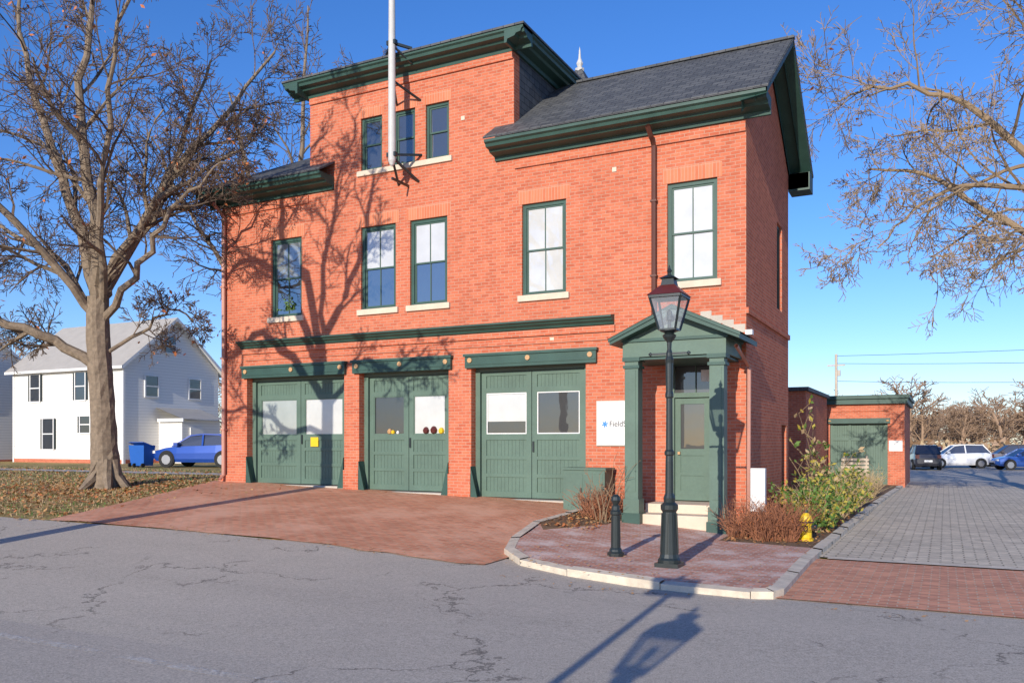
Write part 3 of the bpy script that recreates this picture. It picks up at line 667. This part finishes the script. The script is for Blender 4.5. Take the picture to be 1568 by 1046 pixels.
# ---------------------------------------------------------------- cars
def car(loc, ang, c, suv=False, name='parked_car'):
    E = empty(name, loc); E.rotation_euler = (0,0,ang)
    key = 'car_%.2f_%.2f_%.2f' % c
    if key not in M:
        m, nt, b = newmat('car_paint'); b.inputs['Base Color'].default_value = col(c); b.inputs['Roughness'].default_value = .3
        b.inputs['Coat Weight'].default_value = .7; b.inputs['Metallic'].default_value = .2; M[key] = m
    mb = MB(); h = .12 if suv else 0
    st = [(-2.22,.45,.78,.70),(-2.12,.3,.92+h,.80),(-1.7,.24,1.0+h,.86),(-1.0,.22,.98+h,.89),(0,.22,.95+h,.9),(.9,.22,.93+h,.89),(1.5,.24,.86+h,.86),(2.0,.28,.74+h,.78),(2.25,.42,.6+h,.62)]
    rings = []
    for x,zl,zb,w in st:
        rings.append([(x,-w*.93,zl),(x,-w,zl+.15),(x,-w,(zl+zb)/2+.05),(x,-w*.93,zb),(x,-w*.6,zb+.03),(x,w*.6,zb+.03),(x,w*.93,zb),(x,w,(zl+zb)/2+.05),(x,w,zl+.15),(x,w*.93,zl)])
    for a,b in zip(rings,rings[1:]):
        for i in range(10): mb.poly([a[i],b[i],b[(i+1)%10],a[(i+1)%10]],key)
    mb.poly(rings[0],key); mb.poly(rings[-1][::-1],key)
    zr_ = 1.68 if suv else 1.45
    rear = -2.05 if suv else -1.9
    G_ = [(rear,.97+h,.78),(-1.55 if suv else -1.1,zr_,.62),(-.3,zr_+.03,.64),(.35,zr_-.04,.62),(1.15,.92+h,.8)]
    for a,b in zip(G_,G_[1:]):
        flat = abs(b[1]-a[1]) < .2
        mb.poly([(a[0],-a[2],a[1]),(b[0],-b[2],b[1]),(b[0],b[2],b[1]),(a[0],a[2],a[1])], key if flat else 'carglass')
    for sg in (-1,1):
        mb.poly([(g[0],sg*g[2],g[1]) for g in G_],'carglass')
        mb.beam((-.35,sg*.82,.97+h),(-.3,sg*.65,zr_+.01),.08,.03,key,up=(0,1,0))
        for a,b in zip(G_,G_[1:]): mb.beam((a[0],sg*(a[2]+.005),a[1]),(b[0],sg*(b[2]+.005),b[1]),.06,.06,key)
        mb.box(.75,.95,sg*.95-.09,sg*.95+.09,.95+h,1.1+h,key)
        for x in (-1.35,1.38):
            v = [(x+.39*math.cos(t*math.pi/10),.36+.39*math.sin(t*math.pi/10)) for t in range(20)]
            mb.extr(v,sg*.85,sg*.905,'tire','Y')
            v = [(x+.34*math.cos(t*math.pi/10),.34+.34*math.sin(t*math.pi/10)) for t in range(20)]
            mb.extr(v,sg*.7,sg*.93,'tire','Y')
            v = [(x+.22*math.cos(t*math.pi/5),.34+.22*math.sin(t*math.pi/5)) for t in range(10)]
            mb.extr(v,sg*.93,sg*.94,'rim','Y')
        mb.box(2.05,2.2,sg*.6-.14,sg*.6+.14,.62+h,.74+h,'white'); mb.box(-2.24,-2.1,sg*.68-.12,sg*.68+.12,.78,.92+h,'copper')
    mb.box(2.2,2.27,-.4,.4,.35,.5,'tire'); mb.box(2.26,2.275,-.2,.2,.5,.6,'white'); mb.box(-2.27,-2.2,-.25,.25,.55,.68,'white')
    mb.build('car_body', E)
car((-26.4,10.4,.56), R(196), (.015,.07,.36))
for X,Y,c,a,s in ((1.6,56.5,(.05,.06,.08),100,False),(4.4,53.5,(.75,.75,.75),195,True),(8.2,59,(.06,.05,.06),192,True),(8.6,50.5,(.02,.08,.32),198,False),(2.2,48.5,(.04,.04,.05),100,True),(12.5,56,(.5,.5,.5),190,False),
                  (2.5,74,(.3,.05,.04),95,False),(6,75,(.5,.52,.54),95,True),(9.4,74,(.08,.08,.09),95,False),(12.8,75,(.7,.7,.7),95,False),(-.8,60,(.4,.4,.42),95,True)):
    car((X,Y,-.2), R(a), c, s)
def bin_(loc):
    mb = MB(); mb.beam((0,0,.08),(0,0,1.0),.5,.55,'bin',w2=.62,h2=.7); mb.beam((0,0,1.0),(0,.02,1.06),.66,.76,'bin',w2=.56,h2=.6)
    for sx in (-1,1): mb.extr([(-.3+.1*math.cos(t),.1+.1*math.sin(t)) for t in [i*math.pi/5 for i in range(10)]],sx*.24,sx*.3,'tire','X')
    mb.build('recycling_bin', loc=loc)
bin_((-28.6,8.9,.54)); bin_((-29.4,9.3,.54))
E = empty('utility_pole', (-8,90,-.2)); mb = MB()
mb.lathe(0,0,[(.2,0),(.15,12.4)],'wood',8); mb.box(-1.0,1.0,-.06,.06,11.0,11.15,'wood'); mb.lathe(.3,0,[(.2,9.8),(.2,10.5)],'concrete',8); mb.build('pole', E)
mb = MB()
for z0,z1,sag in ((12,12.5,.8),(11.1,10.4,1.0),(9,9,1.2)):
    pts = []
    for i in range(13):
        t = i/12; pts.append(Vector((-8+75*t,90-10*t,z0*(1-t)+z1*t-sag*4*t*(1-t))))
    mb.tube(pts,[.03]*13,'tire',3)
mb.build('power_lines')

# ---------------------------------------------------------------- trees
def grow(mb, rg, p, d, L, r, lvl, cfg, tips):
    n = max(3, min(9, int(L/cfg.get('seg',.45))+1)); pts = [p.copy()]; rad = [r]; d = d.normalized()
    wand = cfg['wander']; rt = max(cfg['rmin'], r*(.35 if lvl > 0 else .5))
    for i in range(n):
        d = (d+Vector((rg.gauss(0,wand),rg.gauss(0,wand),rg.gauss(0,wand)+cfg['trop'])))
        d.normalize(); p = p+d*(L/n); pts.append(p.copy()); rad.append(r+(rt-r)*(i+1)/n)
    mb.tube(pts, rad, cfg['k0'] if r > .045 else cfg['k1'], 6 if r > .06 else 4 if r > .025 else 3)
    branch(mb, rg, pts, rad, L, lvl, cfg, tips)
def branch(mb, rg, pts, rad, L, lvl, cfg, tips):
    if lvl >= cfg['max']:
        tips.append(pts[-1]); return
    nc = cfg['n'][lvl]; n = len(pts)-1
    for c in range(nc):
        t = .2+.8*(c+rg.random())/nc; f = t*n; i = min(n-1,int(f)); q = pts[i].lerp(pts[i+1], f-i)
        rr = rad[i]+(rad[i+1]-rad[i])*(f-i); dd = (pts[i+1]-pts[i]).normalized()
        ax = Vector((rg.gauss(0,1),rg.gauss(0,1),rg.gauss(0,1))); ax = ax-dd*ax.dot(dd)
        if ax.length < 1e-3: ax = Vector((1,0,0))
        ax.normalize(); an = rg.uniform(.45,1.1)
        nd = dd*math.cos(an)+ax*math.sin(an)
        grow(mb, rg, q, nd, L*cfg['ratio']*rg.uniform(.7,1.2)*(1.15-.45*t), max(cfg['rmin'],rr*rg.uniform(.42,.62)), lvl+1, cfg, tips)
def leaves(pts, rg, k, mb, size, spread=.15):
    for p in pts:
        c = p+Vector((rg.gauss(0,spread),rg.gauss(0,spread),rg.gauss(0,spread))); a = Vector((rg.gauss(0,1),rg.gauss(0,1),rg.gauss(0,1))).normalized()
        b = a.cross(Vector((rg.gauss(0,1),rg.gauss(0,1),rg.gauss(0,1)))).normalized(); s = size*rg.uniform(.6,1.3)
        mb.poly([c-a*s,c+b*s*.5,c+a*s,c-b*s*.5],k)
def smooth_path(pts, rads, n=3):
    P = []; Q = []
    for i in range(len(pts)-1):
        p0 = pts[max(0,i-1)]; p1 = pts[i]; p2 = pts[i+1]; p3 = pts[min(len(pts)-1,i+2)]
        for j in range(n):
            t = j/n; P.append(.5*((2*p1)+(p2-p0)*t+(2*p0-5*p1+4*p2-p3)*t*t+(3*p1-p0-3*p2+p3)*t**3)); Q.append(rads[i]+(rads[i+1]-rads[i])*t)
    P.append(pts[-1]); Q.append(rads[-1]); return P, Q
LAT = Vector((.8902,.4556,0)); DEP = Vector((-.4556,.8902,0))
def big_tree(name, loc, trunk, limbs, cfg, seed, leafn=0, axes=(LAT, DEP)):
    rg = random.Random(seed); E = empty(name, loc); mb = MB(); tips = []
    W = lambda q: axes[0]*q[0]+axes[1]*q[1]+Vector((0,0,q[2]))
    if trunk:
        P,Q = smooth_path([W(q) for q in trunk],[q[3] for q in trunk],6)
        b = len(mb.v); mb.tube(P,Q,cfg['k0'],18)
        for i in range(b,len(mb.v)):
            v = Vector(mb.v[i]); g = (1 if (i-b)%3 else -1)*.012; c = P[(i-b)//18]; o = (v-c); o.normalize()
            v = v+o*(g+rg.gauss(0,.01)); mb.v[i] = tuple(v)
        for i in range(6):
            t = i*1.05+rg.random()*.5; d = Vector((math.cos(t),math.sin(t),0)); r0 = trunk[0][3]
            mb.tube([d*r0*.5+Vector((0,0,.75)),d*r0*.8+Vector((0,0,.28)),d*r0*1.7+Vector((0,0,-.1))],[r0*.3,r0*.3,r0*.12],cfg['k0'],7)
    for lb in limbs:
        P,Q = smooth_path([W(q) for q in lb],[q[3] for q in lb],4)
        P = [P[0]]+[p+Vector((rg.gauss(0,.05),rg.gauss(0,.05),rg.gauss(0,.05))) for p in P[1:]]
        mb.tube(P,Q,cfg['k0'],8)
        L = sum((a-b).length for a,b in zip(P,P[1:]))
        branch(mb, rg, P, Q, L*cfg.get('l0',.62), 0, cfg, tips)
    mb.build('branches', E)
    if leafn:
        lm = MB(); leaves([tips[rg.randrange(len(tips))] for _ in range(leafn)], rg, 'leaf', lm, .07); lm.build('leaves', E)
    return E
cfgA = dict(max=4, n=[10,7,5,4], wander=.14, trop=.02, ratio=.56, rmin=.0085, k0='bark', k1='twig', seg=.4, l0=.52)
big_tree('maple_tree', (-16.75,-2.1,.42),
 [(0,0,-.2,.48),(0,0,.35,.39),(-.04,0,1.2,.33),(-.1,0,2.6,.30),(-.2,0,4.0,.29),(-.22,0,5.2,.27)],
 [[(-.12,0,3.2,.16),(-1.2,-.4,4.0,.13),(-2.6,-.8,4.5,.11),(-4.6,-1.0,4.9,.05)],
  [(-.25,0,5.0,.18),(-.8,.3,7.0,.15),(-1.8,.6,9.5,.11),(-2.6,.8,12.2,.07),(-3,.9,14.5,.03)],
  [(-.22,0,5.1,.18),(-.15,-.3,7.4,.15),(-.4,-.6,10,.11),(.1,-.8,13,.06),(.1,-.9,15.5,.03)],
  [(-.2,0,5.0,.17),(.7,.2,6.9,.135),(1.9,.4,9.0,.1),(3.3,.5,10.6,.06),(4.6,.6,12.4,.025)],
  [(-.15,0,4.4,.12),(1.0,-.6,5.6,.09),(2.0,-1.0,6.9,.065),(3.0,-1.4,7.9,.035),(3.8,-1.6,8.3,.02)],
  [(-.2,0,5.1,.13),(.6,1.2,7.5,.11),(1.0,2.4,10,.08),(1.8,3.0,13,.03)],
  [(-.2,0,4.6,.12),(-1.4,-1.0,6.5,.1),(-2.6,-2.0,8,.07),(-4.2,-2.6,9.2,.03)],
  [(-.2,0,4.2,.1),(-1.5,.8,6.2,.08),(-3.2,1.4,7.2,.06),(-4.8,1.9,8.2,.03)],
  [(-.1,0,3.6,.06),(.9,.3,4.3,.045),(1.7,.2,4.9,.03),(2.4,.1,4.6,.018)],
  [(-.2,0,5.2,.12),(1.2,-.2,7.4,.09),(2.4,-.3,8.3,.06),(3.9,-.2,9.3,.03)],
  [(-.1,0,4.9,.11),(.6,-1.4,7.2,.09),(1.2,-2.4,9.8,.06),(2.2,-3,12.5,.03)]],
 cfgA, 11, 500)
cfgB = dict(cfgA, n=[9,6,4,3], rmin=.013)
big_tree('bare_tree', (-22,11,.5),
 [(0,0,-.2,.4),(0,0,2,.3),(0.1,0,6,.26)],
 [[(0,0,5.5,.2),(-1,.5,9,.16),(-2,.8,13,.1),(-3,1,17,.04)],[(.1,0,6,.2),(.4,-.4,10,.15),(.7,-.5,14,.1),(1.0,-.6,20,.03)],
  [(.1,0,6,.18),(1.4,.4,9,.14),(2.4,1,13,.09),(3.6,1.6,17.5,.03)],[(.1,0,7,.14),(2,-.5,9.5,.11),(3.6,-1,12,.07),(5,-1.4,14.5,.03)],
  [(0,0,5,.15),(-2,-.6,8,.11),(-4,-1,11,.07),(-5.5,-1.4,14,.03)]], cfgB, 5)
cfgR = dict(cfgA, k0='twigr', k1='twigr', n=[11,7,5,4], trop=-.008, rmin=.0085, wander=.13)
big_tree('bare_tree', (7.6,9.2,-.2),
 [(0,0,-.2,.45),(0,0,2,.34),(0,0,6,.3)],
 [[(0,0,6,.16),(-2.2,-.4,8.0,.1),(-4.0,-.6,8.4,.06),(-5.6,-.8,7.7,.035),(-6.6,-.9,6.7,.018)],
  [(0,0,6.3,.17),(-2,.4,9.4,.11),(-4.0,.8,11.2,.07),(-5.8,1.2,11.6,.04),(-6.9,1.4,11.2,.018)],
  [(0,0,6.3,.16),(-1.6,-.8,10.6,.11),(-3.0,-1.4,13.6,.07),(-4.2,-1.8,15.2,.04),(-5.0,-1.8,15.8,.02)],
  [(0,0,5.6,.12),(-1.8,-1.4,6.6,.08),(-3.2,-2.2,6.8,.05),(-4.6,-2.6,6.0,.02)],
  [(0,0,6.3,.18),(-.6,.8,10.6,.13),(-1.2,1.6,15,.08),(-1.8,1.6,19,.03)],
  [(0,0,6,.13),(-2,1.6,8,.09),(-3.8,2.6,9.6,.06),(-5.4,3.0,9.8,.02)],
  [(0,0,6.3,.16),(2,.8,10,.12),(4,1.6,13,.06)]], cfgR, 21, 120)
cfgS = dict(cfgA, n=[8,5,4,3], max=4, rmin=.012, wander=.15, l0=.48)
AX = (Vector((1,0,0)), Vector((0,1,0)))
big_tree('street_tree', (-10.15,-13.2,-.1),
 [(0,0,-.2,.34),(0,0,2,.2),(0,0,6,.18),(.05,0,8.4,.16)],
 [[(.0,0,7.0,.13),(-1.2,0,8.3,.12),(-2.3,-.2,8.8,.095),(-3.2,-.3,8.2,.07),(-4.2,-.4,8.9,.04)],
  [(.0,0,7.8,.14),(-1.0,0,9.8,.12),(-2.2,-.2,10.9,.09),(-3.4,-.3,10.6,.06),(-4.2,-.4,9.8,.03)],
  [(.05,0,8.4,.14),(-.5,0,10.2,.12),(-1.4,0,11.6,.1),(-.9,0,13,.06),(.1,-.3,14,.03)],
  [(.05,0,8.4,.14),(.8,0,9.6,.11),(1.5,-.3,11.2,.08),(1.8,-.5,13,.03)],
  [(.0,0,6.8,.1),(1.3,0,7.9,.075),(2.5,-.4,7.7,.055),(3.4,-.6,8.3,.025)],
  [(.0,0,6.2,.1),(-1.3,0,6.2,.08),(-2.7,-.3,6.9,.06),(-4.0,-.4,6.5,.03)],
  [(.05,0,8.2,.1),(.1,0,10.4,.08),(.6,-.3,12.6,.05),(1.4,-.5,14.6,.02)]], cfgS, 9, 0, AX)
E = empty('distant_treeline'); meshes = []
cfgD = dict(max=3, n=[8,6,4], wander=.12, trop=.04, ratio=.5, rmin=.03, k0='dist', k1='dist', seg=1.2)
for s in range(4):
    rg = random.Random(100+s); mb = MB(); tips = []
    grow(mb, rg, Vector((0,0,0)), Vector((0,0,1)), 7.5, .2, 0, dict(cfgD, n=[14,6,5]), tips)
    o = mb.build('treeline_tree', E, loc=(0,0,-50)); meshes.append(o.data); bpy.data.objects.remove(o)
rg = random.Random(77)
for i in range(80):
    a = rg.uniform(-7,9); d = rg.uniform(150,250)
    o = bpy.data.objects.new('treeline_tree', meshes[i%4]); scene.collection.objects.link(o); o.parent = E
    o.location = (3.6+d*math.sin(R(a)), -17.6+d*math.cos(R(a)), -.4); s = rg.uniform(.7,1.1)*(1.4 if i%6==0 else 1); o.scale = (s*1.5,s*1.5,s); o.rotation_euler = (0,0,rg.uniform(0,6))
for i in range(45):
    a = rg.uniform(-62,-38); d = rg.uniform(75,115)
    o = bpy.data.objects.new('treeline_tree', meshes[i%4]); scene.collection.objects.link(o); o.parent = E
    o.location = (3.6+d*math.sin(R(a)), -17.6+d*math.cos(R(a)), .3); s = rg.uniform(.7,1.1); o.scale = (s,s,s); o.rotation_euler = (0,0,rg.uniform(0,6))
mb = MB(); rg = random.Random(31)
for i in range(2600):
    x = rg.uniform(-25,60); y = 108+rg.uniform(0,8); z = rg.uniform(-.2,2.2)*rg.random()+.1; s = rg.uniform(.15,.5)
    mb.poly([(x-s,y,z-s*.6),(x+s,y+.1,z-s*.5),(x+rg.gauss(0,.3),y,z+s)], rg.choice(('dist','mulch','tantwig')))
mb.build('distant_brush')

# ---------------------------------------------------------------- shrubs
def shrub(name, loc, r, h, n, k, leafk=None, ln=0, seed=1, lsize=.03, arch=.5, rad=.006):
    rg = random.Random(seed); mb = MB(); tips = []
    for i in range(n):
        t = rg.uniform(0,2*math.pi); q = math.sqrt(rg.random()); b = Vector((math.cos(t)*q*r*.45,math.sin(t)*q*r*.45,0))
        d = Vector((math.cos(t)*q*arch,math.sin(t)*q*arch,1)).normalized(); L = h*rg.uniform(.5,1.1); pts = [b]
        for j in range(4):
            d = (d+Vector((rg.gauss(0,.2),rg.gauss(0,.2),rg.gauss(0,.06)-.06))).normalized(); pts.append(pts[-1]+d*L/4)
            if j > 0:
                e = (d+Vector((rg.gauss(0,.7),rg.gauss(0,.7),rg.gauss(0,.3)))).normalized(); mb.tube([pts[-1],pts[-1]+e*L*.2],[rad*.8,rad*.4],k,3); tips.append(pts[-1]+e*L*.2)
        mb.tube(pts,[rad,rad,rad*.9,rad*.8,rad*.5],k,3); tips += pts[2:]
    if leafk:
        for _ in range(ln): leaves([tips[rg.randrange(len(tips))]], rg, rg.choice(leafk), mb, lsize, .05)
    mb.build(name, loc=loc)
def gl_(x,y): return (x,y,gz(x,y)+.11)
sd = 0
for x,y,r,h in ((.25,-1.7,.5,.65),(.75,-1.9,.5,.6),(1.1,-1.8,.4,.6),(.6,-1.2,.45,.7),(1.0,-.9,.5,.7),(-2.6,-1.5,.4,.5),(-2.95,-1.1,.4,.6),(-2.5,-.9,.4,.6)):
    sd += 1; shrub('bare_shrub', gl_(x,y), r, h, 110, 'redtwig', ['leaf','redtwig'], 180, sd, .02)
for x,y,r,h,k in ((1.2,1.4,.5,.75,0),(.8,2.6,.6,.9,0),(1.3,3.6,.55,.8,1),(.9,5.2,.6,1.0,0),(1.3,7.5,.6,.8,1),(1.3,.2,.4,.5,0),(.7,8.8,.6,1.1,0)):
    sd += 1; shrub('leafy_shrub', gl_(x,y), r, h, 60, 'tantwig', ['gleaf','yleaf','gleaf'] if k == 0 else ['yleaf','gleaf'], 750, sd, .06, .6)
for x,y,r,h in ((1.4,5.5,.45,.8),(1.1,10.5,.5,1.0),(1.4,12.5,.5,.8),(1.0,15,.6,.9)):
    sd += 1; shrub('ornamental_grass', gl_(x,y), r, h, 110, 'tantwig', ['tantwig','yleaf'], 120, sd, .03, .6, .007)
shrub('dry_weeds', gl_(.75,5.5), .35, 2.7, 9, 'browntwig', ['yleaf','gleaf','tantwig'], 200, 55, .08, .25, .014)
shrub('dry_weeds', gl_(-2.4,-1.9), .25, 1.25, 9, 'browntwig', ['browntwig'], 20, 56, .03, .3, .008)
rg = random.Random(4); mb = MB()
def onap(x,y): return x > -14.9 and y > -7.0*((x+14.9)/3.0)-.05
for i in range(11000):
    x = rg.uniform(-34,-12); y = rg.uniform(-7.2,6)
    if rg.random() < .35: x = -16.6+rg.gauss(0,2.5); y = -2.5+rg.gauss(0,1.8)
    if onap(x,y) and rg.random() < .93: continue
    if x > -14.75 and y > -.1: continue
    c = Vector((x,y,gz(x,y)+(.045 if onap(x,y) or y < -6.9 else .012+rg.random()*.03))); a = rg.uniform(0,6.3); s = rg.uniform(.03,.06)
    u = Vector((math.cos(a),math.sin(a),rg.gauss(0,.3)))*s; v = Vector((-math.sin(a),math.cos(a),rg.gauss(0,.3)))*s*.7
    mb.poly([c-u,c-v,c+u,c+v], 'fallen' if rg.random() < .8 else 'leaf')
for i in range(1600):
    x = rg.gauss(-2.7,.4) if rg.random() < .4 else rg.uniform(.1,1.65); y = rg.uniform(-3.2,-.2) if x < 0 else rg.uniform(-2.6,6)
    if x > 1.65 or x < -3.3 or -2.1 < x < .05: continue
    c = Vector((x,y,gz(x,y)+.14+rg.random()*.03)); a = rg.uniform(0,6.3); s = rg.uniform(.02,.045)
    u = Vector((math.cos(a),math.sin(a),rg.gauss(0,.3)))*s; v = Vector((-math.sin(a),math.cos(a),rg.gauss(0,.3)))*s*.7
    mb.poly([c-u,c-v,c+u,c+v], 'fallen' if rg.random() < .6 else 'leaf')
for i in range(420):
    x = rg.uniform(-3.3,1.7); y = rg.choice((-6.7,-6.5,-5.5,-3.5,-3))+rg.gauss(0,.3)
    if x < -2.2 and y < -3.5: continue
    c = Vector((x,y,gz(x,y)+.145)); a = rg.uniform(0,6.3); s = rg.uniform(.012,.03)
    u = Vector((math.cos(a),math.sin(a),.2))*s; v = Vector((-math.sin(a),math.cos(a),.2))*s*.7
    mb.poly([c-u,c-v,c+u,c+v], 'fallen')
for i in range(500):   # leaves and grit blown along the kerb, apron edge and door thresholds
    q = rg.random()
    if q < .4: x = rg.uniform(-13,-3.5); y = -.15-abs(rg.gauss(0,.15)); z = .05
    elif q < .7: x = rg.uniform(-11.5,-3); y = -7.05+rg.gauss(0,.15); z = .05
    else: x = rg.uniform(-2,12); y = -7.35-abs(rg.gauss(0,.15)); z = .035
    c = Vector((x,y,gz(x,y)+z)); a = rg.uniform(0,6.3); s = rg.uniform(.012,.03)
    u = Vector((math.cos(a),math.sin(a),.2))*s; v = Vector((-math.sin(a),math.cos(a),.2))*s*.7
    mb.poly([c-u,c-v,c+u,c+v], 'fallen')
mb.build('fallen_leaves')
mb = MB()
for i in range(16000):
    x = rg.uniform(-34,-12.2); y = rg.uniform(-6.9,7)
    if onap(x,y) or 3.1 < y < 4.7: continue
    z = gz(x,y); a = rg.uniform(0,6.3); h = rg.uniform(.03,.1); w = .012
    mb.poly([(x-w*math.cos(a),y-w*math.sin(a),z),(x+w*math.cos(a),y+w*math.sin(a),z),(x+rg.gauss(0,.03),y+rg.gauss(0,.03),z+h)], 'gleaf' if rg.random() < .4 else 'tantwig')
mb.build('lawn_grass')

# ---------------------------------------------------------------- light, sky, camera
EL, AZ = R(17), R(4)
w = bpy.data.worlds.new('World'); scene.world = w; w.use_nodes = True
nt = w.node_tree; bg = nt.nodes['Background']; sky = nt.nodes.new('ShaderNodeTexSky'); sky.sky_type = 'NISHITA'
sky.sun_disc = False; sky.sun_elevation = EL; sky.sun_rotation = R(176); sky.air_density = 1.0; sky.dust_density = .2; sky.ozone_density = 3.0
hs = nt.nodes.new('ShaderNodeHueSaturation'); hs.inputs['Saturation'].default_value = 1.22; hs.inputs['Value'].default_value = 1.2
nt.links.new(sky.outputs[0], hs.inputs['Color'])
mx = nt.nodes.new('ShaderNodeMix'); mx.data_type = 'RGBA'; mx.blend_type = 'MULTIPLY'; mx.inputs[0].default_value = 1
nt.links.new(hs.outputs[0], mx.inputs[6]); mx.inputs[7].default_value = (.86, .90, 1.22, 1)
nt.links.new(mx.outputs[2], bg.inputs[0]); bg.inputs[1].default_value = .135
sl = bpy.data.lights.new('sun','SUN'); sl.energy = 5.0; sl.angle = R(.3); sl.color = (1,.92,.79)
so = bpy.data.objects.new('sun', sl); scene.collection.objects.link(so)
d = Vector((-math.sin(AZ)*math.cos(EL), math.cos(AZ)*math.cos(EL), -math.sin(EL))); so.rotation_euler = d.to_track_quat('-Z','Y').to_euler(); so.location = (0,-30,20)
cd = bpy.data.cameras.new('camera'); cam = bpy.data.objects.new('camera', cd); scene.collection.objects.link(cam)
cam.location = (3.635,-17.62,1.65); cam.rotation_euler = (R(90),0,R(27.1)); cd.sensor_width = 36; cd.lens = 36*1298/1568; cd.shift_y = 155/1568; cd.clip_end = 3000; cd.clip_start = .05
scene.camera = cam
